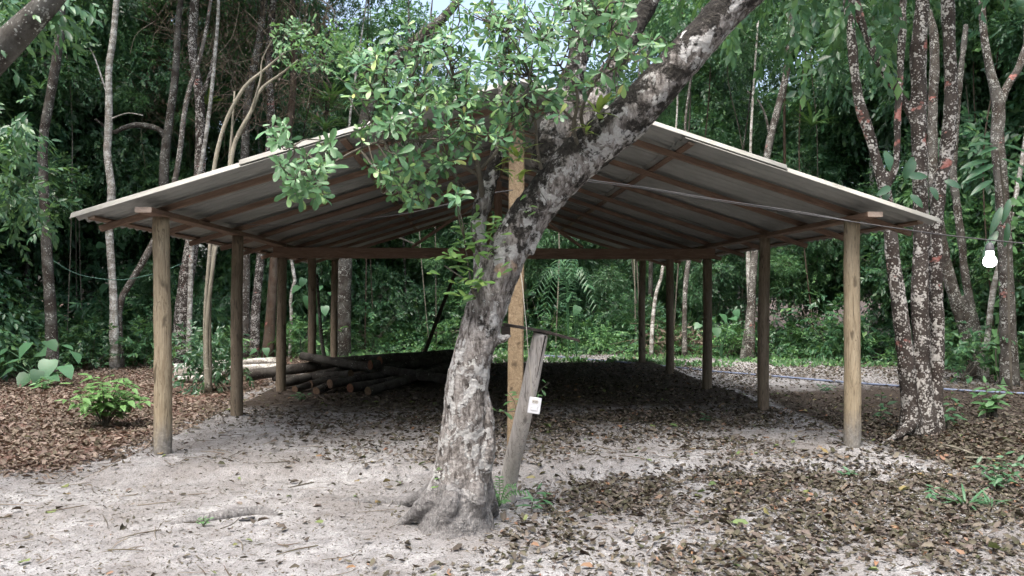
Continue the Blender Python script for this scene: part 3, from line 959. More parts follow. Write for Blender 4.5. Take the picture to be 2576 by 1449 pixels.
def leaf_objects(name, tpls, mat, P, D, N, S, parent, base):
    """each leaf an object sharing one of a few meshes"""
    ms = [MB().add(t[0], t[1]).mesh(name, mat) for t in tpls]
    x, y, z = frames(D, N)
    for i in range(len(P)):
        s = float(S[i])
        p = P[i] - base
        mt = Matrix(((x[i, 0] * s, y[i, 0] * s, z[i, 0] * s, p[0]), (x[i, 1] * s, y[i, 1] * s, z[i, 1] * s, p[1]), (x[i, 2] * s, y[i, 2] * s, z[i, 2] * s, p[2]), (0, 0, 0, 1)))
        link(name, ms[i % len(ms)], parent, matrix=mt)

def leaf_mass(name, tpls, mat, P, D, N, S, parent, base):
    mb = MB()
    for k, t in enumerate(tpls):
        sel = np.arange(len(P)) % len(tpls) == k
        V, f = place(t, P[sel] - base, D[sel], N[sel], S[sel])
        mb.add(V, f)
    return tag(link(name, mb.mesh(name, mat), parent), kind='stuff')

OB = [T_OBOV, T_OBOV2, T_OBOV3, T_OBOV4]
order = np.argsort(LP[:, 1] - 3 * LS)
big_i, rest = order[:300], order[300:]
leaf_objects('leaf', OB, M['leaf_front'], LP[big_i], LD[big_i], LN[big_i], LS[big_i] * 1.05, big, tb)
leaf_mass('crown', OB, M['leaf_front'], LP[rest], LD[rest], LN[rest], LS[rest], big, tb)
# fresh sprouts low on the trunk
SPR = [(1185, 560, 5.35, 4), (1168, 600, 5.2, 5), (1210, 605, 5.3, 3), (1150, 640, 5.2, 3), (1118, 668, 5.15, 4), (1175, 655, 5.2, 5), (1160, 715, 5.25, 4), (1190, 690, 5.25, 5), (1182, 740, 5.28, 4), (1232, 572, 5.3, 4), (1250, 590, 5.3, 2), (1245, 640, 5.28, 2), (1258, 672, 5.28, 2), (1100, 1205, 5.25, 3), (1312, 520, 5.2, 2)]
P_, D_, N_, S_l = [], [], [], []
for (a, b, d, n) in SPR:
    for k in range(n * 2):
        c = at(a + random.uniform(-20, 20), b + random.uniform(-24, 24), d + random.uniform(-.06, .06))
        an = random.uniform(0, 2 * PI)
        P_.append(c)
        D_.append([math.cos(an), -.3 + .6 * math.sin(an), random.uniform(-.1, .7)])
        N_.append([random.uniform(-.3, .3), -.6, .9])
        S_l.append(random.uniform(.07, .11) * (.5 if b > 1000 else 1))
leaf_mass('sprout', OB, M['leaf_sprout'], np.array(P_), np.array(D_), np.array(N_), np.array(S_l), big, tb)

# ------------------------------------------------------------------ generic trees of the forest
def crown_proto(seed, rx, rz, n, K, L, leaf, mats, hang=.3):
    r = np.random.default_rng(seed)
    d = norm(r.normal(0, 1, (n, 3)))
    rad = r.uniform(.35, 1, n) ** .6
    lump = 1 + .45 * fbm(d * 1.7 + seed, seed, 3)
    P = d * (rad * lump)[:, None] * np.array([rx, rx, rz])
    D = d * .8 + r.normal(0, .5, (n, 3)) + np.array([0, 0, -hang])
    p, dd, nn, s = sprays(r, P, D, K, L, leaf)
    V, f = place(T_FAR, p, dd, nn, s)
    mb = MB()
    idx = np.repeat(r.choice(len(mats), n, p=[.55, .3, .15][:len(mats)] if len(mats) > 1 else None), K * 2) if len(mats) > 1 else 0
    mb.add(V, f, idx)
    return mb.mesh('crown', mats)
FM = [M['leaf_mid'], M['leaf_dark'], M['leaf_lite']]
CROWNS = [crown_proto(900 + k, 1.9 + .2 * (k % 3), 1.5 + .25 * (k % 2), 330, 11, .55, .15 + .012 * (k % 3), FM) for k in range(6)]
crown_i = [0]
def add_crown(root, pos, base, scale=1.0):
    me_ = CROWNS[crown_i[0] % len(CROWNS)]
    crown_i[0] += 1
    mt = Matrix.Translation(Vector(pos - base)) @ Matrix.Rotation(random.uniform(0, 6.28), 4, 'Z') @ Matrix.Diagonal((scale, scale, scale * random.uniform(.85, 1.1), 1))
    return tag(link('crown', me_, root, matrix=mt), kind='stuff')

tree_no = [0]
def forest_tree(name, label, pts, mat, branches=(), crown=1.0, group=None, sides=10, wob=.16, fuse=None, cat='tree', up=True):
    """pts rows (px,py,depth,width); the first row is at the foot"""
    tree_no[0] += 1
    if group is None and pts[0][2] > 12:         # the trees one can tell apart stand just in front of the thicket
        fs = min(1.0, (edge_depth(pts[0][0]) - .7) / pts[0][2])
        cut = lambda rows: [(a_, b_, d_ * fs, w_) for a_, b_, d_, w_ in rows]
        pts, branches = cut(pts), [cut(b_) for b_ in branches]
        fuse = [cut(b_) for b_ in fuse] if fuse else fuse
    P, R = path_px(pts)
    g = gz(P[0][0], P[0][1])
    base = np.array([P[0][0], P[0][1], g])
    P[0][2] = g - .1
    if up:                                       # carry the stem on above the picture
        t = norm(P[-1] - P[-2])
        for q_ in (1.2, 2.6):
            P = np.vstack([P, P[-1] + (t + np.array([random.uniform(-.2, .2), random.uniform(-.1, .3), .5])) * q_ * .8])
            R = np.append(R, R[-1] * .75)
    root = empty(name, base, label, cat, group)
    if fuse is None:
        V, f = tube(P, R, max(24, 4 * len(P)), sides, wob, tree_no[0])
        link('trunk', MB().add(V - base, f).mesh('trunk', mat), root)
    else:
        mb = MB().add(*tube(P, R, 60, 14))
        for b in fuse:
            p2, r2 = path_px(b)
            mb.add(*tube(p2, r2, 50, 12))
        me, V, Nn = voxel(mb, .022, 4)
        me.materials.clear()
        me.materials.append(mat)
        V2 = V + Nn * (.016 * fbm(V * np.array([7, 7, 4]), tree_no[0], 4) + .012 * fbm(V * 3, 12, 2))[:, None]
        me.vertices.foreach_set('co', (V2 - base).astype(np.float32).ravel())
        me.update()
        link('trunk', me, root)
    for b in branches:
        p2, r2 = path_px(b)
        V, f = tube(p2, r2, 24, 8, .15, tree_no[0])
        link('branch', MB().add(V - base, f).mesh('branch', mat), root)
    if crown:
        add_crown(root, P[-1], base, crown)
    return root, base

FT = forest_tree
FT('forest_tree', 'dark lichen-flecked trunk at the far left of the forest edge', [(132, 930, 16.5, 34), (128, 800, 16.5, 27), (118, 640, 16.5, 25), (112, 500, 16.5, 23), (108, 360, 16.5, 22), (134, 200, 16.4, 22), (150, 90, 16.3, 21), (158, -30, 16.2, 20)], M['bark_dark'])
FT('forest_tree', 'slender whitish trunk rising past the left roof corner', [(289, 912, 18.2, 26), (287, 840, 18.2, 22), (284, 720, 18.2, 18), (274, 565, 18.2, 18), (281, 480, 18.2, 19), (270, 390, 18.2, 18), (274, 300, 18.2, 18), (274, 175, 18.2, 16), (285, 95, 18.2, 15), (296, -20, 18.2, 14)], M['bark_pale'],
   [[(274, 250, 18.2, 6), (240, 150, 18.0, 4), (225, 120, 17.9, 2)], [(276, 300, 18.2, 5), (320, 285, 18.1, 3), (360, 290, 18.0, 2)]])
FT('forest_tree', 'spotted trunk leaning away to the right beside the whitish trunk', [(304, 880, 19.0, 20), (299, 780, 19, 17), (320, 725, 19, 16), (352, 672, 19, 16), (388, 605, 19, 16), (425, 520, 19, 15), (450, 400, 19, 13), (470, 250, 19, 12)], M['bark_spot'])
FT('forest_tree', 'thick spotted trunk with a red patch above the left eave', [(450, 905, 19.5, 56), (457, 830, 19.5, 44), (466, 720, 19.5, 38), (482, 620, 19.5, 34), (500, 470, 19.5, 29), (505, 360, 19.5, 26), (500, 230, 19.5, 24), (484, 120, 19.5, 22), (492, -20, 19.5, 22)], M['bark_red'],
   [[(500, 260, 19.5, 12), (530, 180, 19.3, 9), (545, 80, 19.2, 6)]])
FT('forest_tree', 'thin pale trunk standing close right of the thick spotted trunk', [(474, 915, 18.2, 15), (477, 800, 18.2, 13), (481, 660, 18.2, 12), (490, 520, 18.2, 11), (520, 330, 18.2, 10), (540, 150, 18.2, 9), (550, -20, 18.2, 8)], M['bark_pale'], crown=.8)
FT('forest_tree', 'lichen-spotted trunk seen between the first and second left posts', [(612, 890, 20.5, 32), (616, 760, 20.5, 25), (617, 640, 20.5, 23), (615, 415, 20.5, 21), (626, 235, 20.5, 20), (652, 100, 20.5, 18), (666, -20, 20.5, 17)], M['bark_spot'])
FT('forest_tree', 'spotted trunk just right of the second left post', [(637, 895, 20.0, 30), (643, 780, 20, 24), (656, 640, 20, 21), (672, 430, 20, 19), (682, 300, 20, 19), (676, 150, 20, 18), (690, -20, 20, 17)], M['bark_red'])
FT('forest_tree', 'brown slanting trunk close left of the third left post', [(672, 885, 21.0, 34), (682, 780, 21, 26), (690, 650, 21, 22), (710, 430, 21, 20), (735, 250, 21, 18), (740, 80, 21, 17)], M['bark_brown'])
FT('forest_tree', 'thin bent whitish stem just right of the third left post', [(728, 890, 20.3, 9), (733, 800, 20.3, 8), (731, 745, 20.3, 8), (742, 705, 20.3, 9), (732, 640, 20.3, 8), (738, 480, 20.3, 7), (730, 320, 20.3, 6)], M['bark_pale'], crown=.6)
FT('forest_tree', 'thin pale stem right of the fifth left post', [(858, 890, 21.5, 11), (860, 800, 21.5, 9), (858, 720, 21.5, 9), (866, 640, 21.5, 8), (870, 480, 21.5, 7), (880, 300, 21.5, 6)], M['bark_pale'], crown=.7)
FT('forest_tree', 'dark tree with an arching black limb left of the white trunk stems', [(412, 905, 21.5, 30), (415, 700, 21.5, 26), (412, 520, 21.5, 24), (416, 380, 21.5, 22), (440, 200, 21.5, 18), (450, 40, 21.5, 15)], M['bark_dark'],
   [[(416, 350, 21.5, 15), (398, 325, 21.4, 14), (350, 314, 21.3, 14), (310, 322, 21.2, 12), (285, 332, 21.1, 10), (240, 300, 21.0, 6)]], 1.2)
FT('forest_tree', 'dark leaning limb tree behind the roof at top centre', [(860, 900, 24.0, 44), (868, 640, 24, 38), (900, 400, 24, 36), (935, 250, 24, 34), (985, 165, 24, 32), (1050, 100, 24, 28), (1120, 40, 24, 24), (1180, -40, 24, 20)], M['bark_dark'], crown=1.3)
FT('forest_tree', 'dark slender trunk between bright gaps right of the big tree', [(1882, 892, 20.5, 32), (1888, 800, 20.5, 24), (1893, 700, 20.5, 20), (1905, 580, 20.5, 19), (1925, 420, 20.5, 18), (1940, 340, 20.5, 19), (1958, 270, 20.5, 18), (1976, 195, 20.5, 17), (1992, 90, 20.5, 15), (2000, -20, 20.5, 14)], M['bark_spot'],
   [[(1938, 350, 20.5, 8), (1925, 290, 20.4, 6), (1905, 250, 20.3, 4), (1880, 230, 20.2, 3)]])
FT('forest_tree', 'white trunk just left of the second right post', [(1868, 905, 19.8, 20), (1880, 830, 19.8, 16), (1886, 760, 19.8, 13), (1882, 640, 19.8, 11), (1890, 480, 19.8, 9)], M['bark_pale'], crown=.7)
FT('forest_tree', 'thin crooked pale stem right of the fifth right post', [(1638, 895, 21.5, 12), (1641, 820, 21.5, 10), (1650, 740, 21.5, 9), (1667, 680, 21.5, 8), (1672, 560, 21.5, 7), (1690, 400, 21.5, 6)], M['bark_pale'], crown=.7)
FT('forest_tree', 'pale spotted stem between the third and fourth right posts', [(1722, 895, 21.0, 15), (1722, 780, 21, 12), (1726, 700, 21, 13), (1735, 630, 21, 11), (1740, 450, 21, 9)], M['bark_spot'], crown=.8)
# the big clump on the right
clump, cb = FT('forest_tree', 'thick three-stemmed tree blotched white and red right of the shed', [(2322, 1092, 9.35, 88), (2320, 1040, 9.35, 66), (2319, 960, 9.35, 48), (2317, 860, 9.35, 42), (2314, 725, 9.35, 40), (2318, 600, 9.35, 38), (2313, 425, 9.35, 36), (2310, 300, 9.35, 38), (2312, 200, 9.35, 36), (2309, 140, 9.35, 40), (2316, 50, 9.35, 34), (2320, -40, 9.35, 32)], M['bark_red'],
   fuse=[[(2292, 1092, 9.2, 62), (2290, 1020, 9.2, 46), (2280, 920, 9.2, 42), (2262, 770, 9.25, 38), (2250, 680, 9.25, 34), (2237, 570, 9.25, 33), (2224, 468, 9.25, 32), (2209, 420, 9.25, 29), (2188, 340, 9.25, 26), (2165, 270, 9.25, 25), (2152, 200, 9.25, 24), (2143, 100, 9.25, 24), (2133, -10, 9.25, 23), (2110, -200, 9.2, 20)],
         [(2350, 1088, 9.5, 56), (2352, 1020, 9.5, 40), (2357, 880, 9.55, 35), (2354, 740, 9.55, 34), (2353, 600, 9.55, 34), (2363, 475, 9.6, 34), (2378, 410, 9.6, 34), (2388, 325, 9.6, 36), (2393, 225, 9.6, 32), (2389, 125, 9.6, 31), (2383, -10, 9.6, 30), (2370, -200, 9.6, 26)],
         [(2226, 475, 9.25, 22), (2244, 440, 9.2, 20), (2256, 395, 9.2, 18), (2258, 300, 9.2, 18), (2264, 200, 9.2, 18), (2268, 100, 9.2, 19), (2274, -20, 9.2, 18), (2285, -200, 9.2, 15)],
         [(2308, 330, 9.4, 22), (2283, 275, 9.38, 22), (2238, 200, 9.36, 22), (2195, 125, 9.34, 21), (2160, 30, 9.32, 20), (2140, -80, 9.3, 18)],
         [(2300, 1060, 9.15, 34), (2270, 1088, 8.9, 22), (2240, 1105, 8.75, 16), (2212, 1122, 8.6, 12)]], crown=1.4)
add_crown(clump, at(2120, -260, 9.2), cb, .9)
FT('forest_tree', 'dark twin trunk behind the three-stemmed tree with pale lichen flecks', [(2448, 945, 15.8, 56), (2440, 880, 15.8, 40), (2426, 820, 15.8, 33), (2392, 716, 15.8, 30), (2368, 610, 15.8, 29), (2350, 480, 15.8, 26), (2345, 300, 15.8, 24), (2350, 100, 15.8, 22)], M['bark_spot'],
   fuse=[[(2460, 945, 15.7, 46), (2456, 850, 15.7, 26), (2442, 770, 15.7, 22), (2428, 690, 15.7, 19), (2418, 600, 15.7, 19), (2408, 520, 15.7, 20), (2398, 420, 15.7, 18), (2410, 250, 15.7, 16), (2430, 60, 15.7, 14)]])
FT('forest_tree', 'pale slim trunk slanting right below the lit bulb', [(2478, 955, 14.8, 22), (2480, 900, 14.8, 17), (2484, 850, 14.8, 14), (2498, 735, 14.8, 14), (2519, 645, 14.8, 13), (2540, 560, 14.8, 12), (2565, 440, 14.8, 11), (2590, 260, 14.8, 10)], M['bark_pale'])
FT('forest_tree', 'dark forked trunk near the right edge above the bulb', [(2540, 975, 14.2, 46), (2535, 800, 14.2, 36), (2528, 620, 14.2, 32), (2518, 450, 14.2, 31), (2508, 350, 14.2, 30), (2512, 265, 14.2, 30), (2490, 175, 14.2, 20), (2474, 75, 14.2, 17), (2470, -30, 14.2, 15)], M['bark_spot'],
   [[(2512, 270, 14.2, 24), (2535, 215, 14.2, 20), (2565, 165, 14.2, 19), (2600, 60, 14.2, 17)]])
# near tree off the left edge whose limb crosses the top left corner
nt, nb = FT('near_tree', 'dark mossy limb crossing the top left corner of the view', [(-330, 1230, 6.1, 150), (-345, 1050, 6.1, 120), (-330, 700, 6.1, 110), (-250, 430, 6.1, 98), (-130, 260, 6.05, 86), (0, 130, 6.0, 74), (85, 45, 5.95, 62), (160, -40, 5.9, 52), (260, -200, 5.9, 44)], M['bark_dark'], crown=1.1, sides=16)
r = np.random.default_rng(77)
P_ = []
for (cx, cy, rx, ry, d, n) in ((30, 20, 90, 50, 6.4, 46), (150, 10, 50, 30, 6.6, 14), (30, 340, 50, 60, 9.0, 40), (20, 470, 60, 60, 9.2, 44), (90, 520, 40, 40, 9.4, 14), (-60, 400, 70, 150, 9.2, 50), (-80, 60, 80, 120, 6.8, 40)):
    for _ in range(n):
        P_.append(at(cx + rx * r.normal(0, .6), cy + ry * r.normal(0, .6), d + r.uniform(-.5, .5)))
P_ = np.array(P_)
p, dd, nn, s = sprays(r, P_, r.normal(0, .6, P_.shape) + np.array([.3, -.2, -.5]), 8, .32, .115)
leaf_mass('foliage', [T_LANCE], M['leaf_mid'], p, dd, nn, s, nt, nb)
P, R = path_px([(-250, 430, 6.1, 40), (-160, 380, 7.2, 30), (-70, 340, 8.4, 20), (20, 330, 9.2, 10), (70, 400, 9.3, 5)])
link('branch', MB().add(*tube(P, R, 24, 8, .1, 4)).mesh('branch', M['bark_dark']), nt, -nb)

# further trunks deeper in the wood, alike and partly hidden
deep = np.random.default_rng(21)
GD = 'dim trunks deep in the wood'
for k in range(13):
    px = 30 + k * 200 + deep.uniform(-45, 45)
    if 1150 < px < 1560:
        continue
    d = edge_depth(px) + deep.uniform(1.6, 5)
    w = deep.uniform(.06, .17) / d * F
    ln = deep.normal(0, 26)
    z0 = HY + CAMH * F / d
    FT('forest_tree', 'dim trunk among the leaves deep in the wood', [(px, z0, d, w * 1.5), (px + ln * .2, z0 - 120, d, w), (px + ln * .5 + deep.normal(0, 16), 480, d, w * .9), (px + ln + deep.normal(0, 22), 250, d, w * .8), (px + ln * 1.3, 0, d, w * .7)],
       [M['bark_dark'], M['bark_spot'], M['bark_brown'], M['bark_pale']][k % 4], crown=deep.uniform(.6, .9), group=GD, sides=8)

# slender pale stems from the rooted clump beside the left eave
gb = gp(525, 985)
stems = empty('stem_clump', gb, 'clump of slender pale stems with dark bushy foot left of the shed', 'tree')
for st in ([(520, 985, 12.1, 10), (516, 880, 12.1, 10), (517, 770, 12.1, 10), (527, 640, 12.1, 10), (530, 540, 12.2, 10), (536, 440, 12.3, 11), (563, 320, 12.4, 10), (613, 222, 12.5, 9), (665, 176, 12.6, 7), (720, 128, 12.7, 4)],
           [(528, 985, 12.0, 11), (520, 900, 12.0, 11), (524, 780, 12.0, 11), (540, 640, 12.0, 10), (560, 520, 12.2, 11), (577, 435, 12.3, 12), (592, 355, 12.4, 11), (632, 280, 12.5, 10), (656, 225, 12.6, 8), (712, 182, 12.7, 5), (750, 150, 12.8, 3)],
           [(530, 985, 12.3, 9), (528, 800, 12.3, 8), (534, 650, 12.3, 8), (552, 560, 12.3, 9), (570, 480, 12.4, 8), (583, 330, 12.5, 6), (590, 230, 12.6, 4)],
           [(632, 280, 12.5, 6), (655, 200, 12.4, 5), (660, 150, 12.4, 3), (690, 90, 12.4, 2)]):
    P, R = path_px(st)
    link('stem', MB().add(*tube(P, R, 40, 8, .12, 3)).mesh('stem', M['bark_stem']), stems, -gb)
r = np.random.default_rng(5)
for k in range(16):                                   # prop roots splayed on the ground
    an = r.uniform(-PI * .95, -.05) if k < 12 else r.uniform(0, PI)
    e_ = np.array([gb[0] + .42 * r.uniform(.6, 1.2) * math.cos(an), gb[1] + .42 * r.uniform(.6, 1.1) * math.sin(an), 0])
    e_[2] = gz(e_[0], e_[1]) - .01
    s_ = gb + np.array([r.normal(0, .03), r.normal(0, .03), .22])
    m_ = (s_ + e_) / 2 + np.array([0, 0, .06])
    link('root', MB().add(*tube([s_, m_, e_], [.012, .009, .007], 8, 5)).mesh('root', M['bark_stem']), stems, -gb)
P_ = gb + np.array([0, 0, .55]) + r.normal(0, 1, (190, 3)) * np.array([.28, .24, .25])
p, dd, nn, s = sprays(r, P_, r.normal(0, .6, P_.shape) + np.array([.1, -.2, -.2]), 7, .22, .105)
leaf_mass('foliage', [T_LANCE], M['leaf_dark'], p, dd, nn, s, stems, gb)
P_ = np.array([at(r.uniform(690, 900), r.uniform(60, 170), 12.6 + r.uniform(-.5, .5)) for _ in range(110)])
p, dd, nn, s = sprays(r, P_, r.normal(0, .6, P_.shape) + np.array([.3, -.1, .1]), 7, .26, .105)
leaf_mass('crown', [T_OBOV], M['leaf_lite'], p, dd, nn, s, stems, gb)

# ------------------------------------------------------------------ the mass of the forest
def clump(seed, n, K, L, leaf, mats, probs, rad, hang, tpl=T_FAR):
    r = np.random.default_rng(seed)
    d = norm(r.normal(0, 1, (n, 3)))
    P = d * (r.uniform(.1, 1, n) ** .5 * (1 + .5 * fbm(d * 1.6 + seed, seed, 3)))[:, None] * np.array(rad)
    D = d * .6 + r.normal(0, .5, (n, 3)) + np.array([0, -.2, -hang])
    p, dd, nn, s = sprays(r, P, D, K, L, leaf)
    V, f = place(tpl, p, dd, nn, s)
    nf = sum(len(q) for q in tpl[1])
    mb = MB().add(V, f, np.repeat(r.choice(len(mats), n, p=probs), K * nf))
    # thin twigs inside
    for q_ in range(14):
        a_, b_ = P[r.integers(n)], P[r.integers(n)]
        mb.add(*tube([a_ * .3, (a_ + b_) * .4 + r.normal(0, .15, 3), b_], [.016, .011, .005], 7, 4), m=len(mats))
    return mb.mesh('foliage_clump', mats + [M['bark_twig']])
def forest_mass():
    src = bpy.data.collections.new('foliage_clumps')
    m_, d_, l_ = M['leaf_mid'], M['leaf_dark'], M['leaf_lite']
    defs = [(420, 10, .50, .135, [m_, d_], (.75, .25), (1.5, 1.5, 1.1), .25), (420, 10, .55, .17, [d_, m_], (.7, .3), (1.5, 1.5, 1.2), .45), (380, 11, .45, .12, [l_, m_], (.6, .4), (1.4, 1.4, .9), .1),
            (330, 9, .6, .20, [m_, d_], (.6, .4), (1.6, 1.6, 1.1), .6), (300, 9, .6, .19, [m_, l_], (.6, .4), (1.5, 1.5, 1.2), .5, T_LANCE)]
    for k, df in enumerate(defs):
        o = bpy.data.objects.new('foliage_clump_%s' % 'abcde'[k], clump(700 + k, *df))
        src.objects.link(o)
    r = np.random.default_rng(8)
    PT, SC, PK = [], [], []
    def put(n, e0, e1, z0, z1, s0, s1, thr, xr, probs, zpow=1.0):
        x = r.uniform(xr[0], xr[1], n)
        y = edge(x) + r.uniform(e0, e1, n)
        z = z0 + (z1 - z0) * r.uniform(0, 1, n) ** zpow
        P = np.stack([x, y, z], -1)
        dens = fbm(P * np.array([.30, .2, .36]), 61, 3)
        keep = dens > thr + .30 * smooth(7, 14, z)
        # openings in the canopy (shafts seen from the clearing)
        for (ox, oz, rr) in ((1.2, 10.6, .8), (-13.4, 7.3, .3), (-11.0, 10.6, .4), (8.6, 8.7, .15), (6.0, 10.4, .2), (-18.5, 11.2, .4), (-4.6, 10.8, .3)):
            dd = np.hypot(x - ox, z - oz)
            keep &= ~(dd < rr + .9)
        keep &= ~((np.abs(x - 1.3) < 1.2) & (z > 9.8))
        P = P[keep]
        PT.append(P); SC.append(r.uniform(s0, s1, len(P))); PK.append(r.choice(5, len(P), p=probs))
    put(420, 1.1, 3.4, .9, 12.0, .35, .75, -.05, (-20, 20), (.28, .12, .35, .15, .1))
    put(150, -.4, 1.0, 1.4, 11.0, .16, .34, -.1, (-10.5, 10.5), (.3, .15, .35, .1, .1))
    put(520, 3.0, 8.0, .4, 12.5, .6, 1.05, -.04, (-24, 24), (.35, .15, .25, .15, .1))
    put(900, 8.0, 17.0, 0, 14.0, .75, 1.25, -.10, (-34, 34), (.3, .25, .2, .15, .1))
    for sd in (-1, 1):
        n = 170
        PT.append(np.stack([sd * r.uniform(12.4, 21, n), r.uniform(9, 27, n), r.uniform(.3, 12, n)], -1))
        SC.append(r.uniform(.8, 1.3, n)); PK.append(r.integers(0, 5, n))
    put(130, 4.0, 14.0, 4.5, 11.5, .6, 1.1, -2, (5, 14), (.3, .25, .2, .15, .1))
    put(40, 4.0, 12.0, 5.0, 11.0, .6, 1.0, -2, (-16, -8), (.3, .25, .2, .15, .1))
    # wood goes on unseen behind the viewer, added to darken the shed interior
    an = r.uniform(PI * .98, PI * 2.02, 420)
    rd = r.uniform(15, 24, 420)
    PT.append(np.stack([rd * np.cos(an) * 1.05, 2 + rd * np.sin(an), r.uniform(.5, 8, 420)], -1))
    SC.append(r.uniform(1.5, 2.3, 420)); PK.append(r.integers(0, 5, 420))
    P = np.concatenate(PT)
    me = bpy.data.meshes.new('forest')
    me.vertices.add(len(P))
    me.vertices.foreach_set('co', P.astype(np.float32).ravel())
    at_ = me.attributes.new('turn', 'FLOAT_VECTOR', 'POINT')
    at_.data.foreach_set('vector', np.stack([r.normal(0, .15, len(P)), r.normal(0, .15, len(P)), r.uniform(0, 6.28, len(P))], -1).astype(np.float32).ravel())
    at_ = me.attributes.new('size', 'FLOAT', 'POINT')
    at_.data.foreach_set('value', np.concatenate(SC).astype(np.float32))
    at_ = me.attributes.new('pick', 'INT', 'POINT')
    at_.data.foreach_set('value', np.concatenate(PK).astype(np.int32))
    me.update()
    o = link('forest', me)
    ng = bpy.data.node_groups.new('forest_foliage', 'GeometryNodeTree')
    ng.interface.new_socket('Geometry', in_out='INPUT', socket_type='NodeSocketGeometry')
    ng.interface.new_socket('Geometry', in_out='OUTPUT', socket_type='NodeSocketGeometry')
    gi, go = ng.nodes.new('NodeGroupInput'), ng.nodes.new('NodeGroupOutput')
    ci = ng.nodes.new('GeometryNodeCollectionInfo')
    ci.inputs['Collection'].default_value = src
    ci.inputs['Separate Children'].default_value = True
    ci.inputs['Reset Children'].default_value = True
    ip = ng.nodes.new('GeometryNodeInstanceOnPoints')
    ip.inputs['Pick Instance'].default_value = True
    def named(nm, typ):
        nd = ng.nodes.new('GeometryNodeInputNamedAttribute')
        nd.data_type = typ
        nd.inputs['Name'].default_value = nm
        return nd.outputs['Attribute']
    L = ng.links.new
    L(gi.outputs[0], ip.inputs['Points'])
    L(ci.outputs[0], ip.inputs['Instance'])
    L(named('pick', 'INT'), ip.inputs['Instance Index'])
    L(named('turn', 'FLOAT_VECTOR'), ip.inputs['Rotation'])
    L(named('size', 'FLOAT'), ip.inputs['Scale'])
    L(ip.outputs[0], go.inputs[0])
    md = o.modifiers.new('foliage', 'NODES')
    md.node_group = ng
    return o
tag(forest_mass(), 'dense green forest foliage filling the space behind the shed', 'forest', kind='stuff')

# low undergrowth along the forest edge
def undergrowth():
    r = np.random.default_rng(9)
    mb = MB()
    n = 5200
    x = r.uniform(-15, 15, n)
    e_ = r.uniform(-.5, 3.2, n)
    y = edge(x) + e_ + .8 * n2(x, x * 0, .7, 5)
    hh = .18 + .75 * smooth(-.4, 1.6, e_) * r.uniform(.3, 1.2, n)
    z = H(x, y) + hh * r.uniform(.25, 1, n)
    P = np.stack([x, y, z], -1)
    D = r.normal(0, .6, P.shape) + np.array([0, -.35, .25])
    p, dd, nn, s = sprays(r, P, D, 8, .3, .115, .8, .9)
    V, f = place(T_FAR, p, dd, nn, s)
    mb.add(V, f, np.repeat(r.choice(3, n, p=(.4, .15, .45)), 16))
    return mb.mesh('undergrowth', FM)
tag(link('undergrowth', undergrowth()), 'low leafy undergrowth along the foot of the forest', 'undergrowth', kind='stuff')

# short green cover behind the shed
def ground_cover():
    r = np.random.default_rng(10)
    n = 9000
    x = r.uniform(-5, 9, n)
    y = edge(x) - r.uniform(0, 4.5, n) ** 1.0
    k = (n2(x, y, .9, 77) > -.05) & (y > 17.6)
    x, y = x[k], y[k]
    P = np.stack([x, y, H(x, y)], -1)
    D = r.normal(0, .55, P.shape) + np.array([0, 0, .7])
    N = r.normal(0, .5, P.shape) + np.array([0, -.5, .6])
    V, f = place(T_FAR, P, D, N, r.uniform(.06, .15, len(P)))
    return MB().add(V, f, 0).mesh('ground_cover', M['leaf_lite'])
tag(link('ground_cover', ground_cover()), 'short green ground cover on the far side of the shed', 'ground cover', kind='stuff')

# tangle of dry vines above the left roof slope
def dry_vines():
    r = np.random.default_rng(12)
    mb = MB()
    for k in range(700):
        c = at(r.uniform(340, 830), r.uniform(-20, 300), 19.5 + r.uniform(-.8, 1.2))
        L = r.uniform(.5, 1.6)
        d = norm(r.normal(0, 1, 3) * np.array([1, .5, 1.1]))
        pts = [c, c + d * L * .5 + r.normal(0, .12, 3), c + d * L + r.normal(0, .2, 3) - np.array([0, 0, .15 * L])]
        mb.add(*tube(pts, [.010, .008, .004], 8, 3, caps=False))
    n = 1500
    P = np.array([at(a, b, d) for a, b, d in zip(r.uniform(360, 830, n), r.uniform(0, 290, n), 19.4 + r.uniform(-.8, 1.2, n))])
    k = fbm(P * .8, 71, 2) > -.1
    P = P[k]
    D = r.normal(0, .4, P.shape) + np.array([0, 0, -1])
    V, f = place(T_FAR, P, D, r.normal(0, 1, P.shape) + np.array([0, -1, 0]), r.uniform(.06, .13, len(P)))
    mb.add(V, f)
    return mb.mesh('dry_vines', M['twig_dry'])
tag(link('dry_vines', dry_vines()), 'brown tangle of dry vines hanging above the left roof slope', 'vines', kind='stuff')

# hanging lianas
r = np.random.default_rng(31)
for k in range(26):
    px = r.uniform(20, 2560)
    d = edge_depth(px) + r.uniform(-.3, 2.0)
    b, t = r.uniform(560, 860), -60
    w = r.uniform(2.0, 4.2)
    P, R = path_px([(px, b, d, w), (px + r.normal(0, 22), (b * 2 + t) / 3, d, w), (px + r.normal(0, 30), (b + 2 * t) / 3, d + .2, w), (px + r.normal(0, 16), t, d + .3, w)])
    P[0][2] = gz(P[0][0], P[0][1])
    o = link('liana', MB().add(*tube(P, R, 22, 5, .1, k)).mesh('liana', [M['bark_stem'], M['bark_brown'], M['bark_twig']][k % 3]))
    tag(o, 'thin liana hanging down the face of the forest', 'liana', 'lianas hanging in the forest')

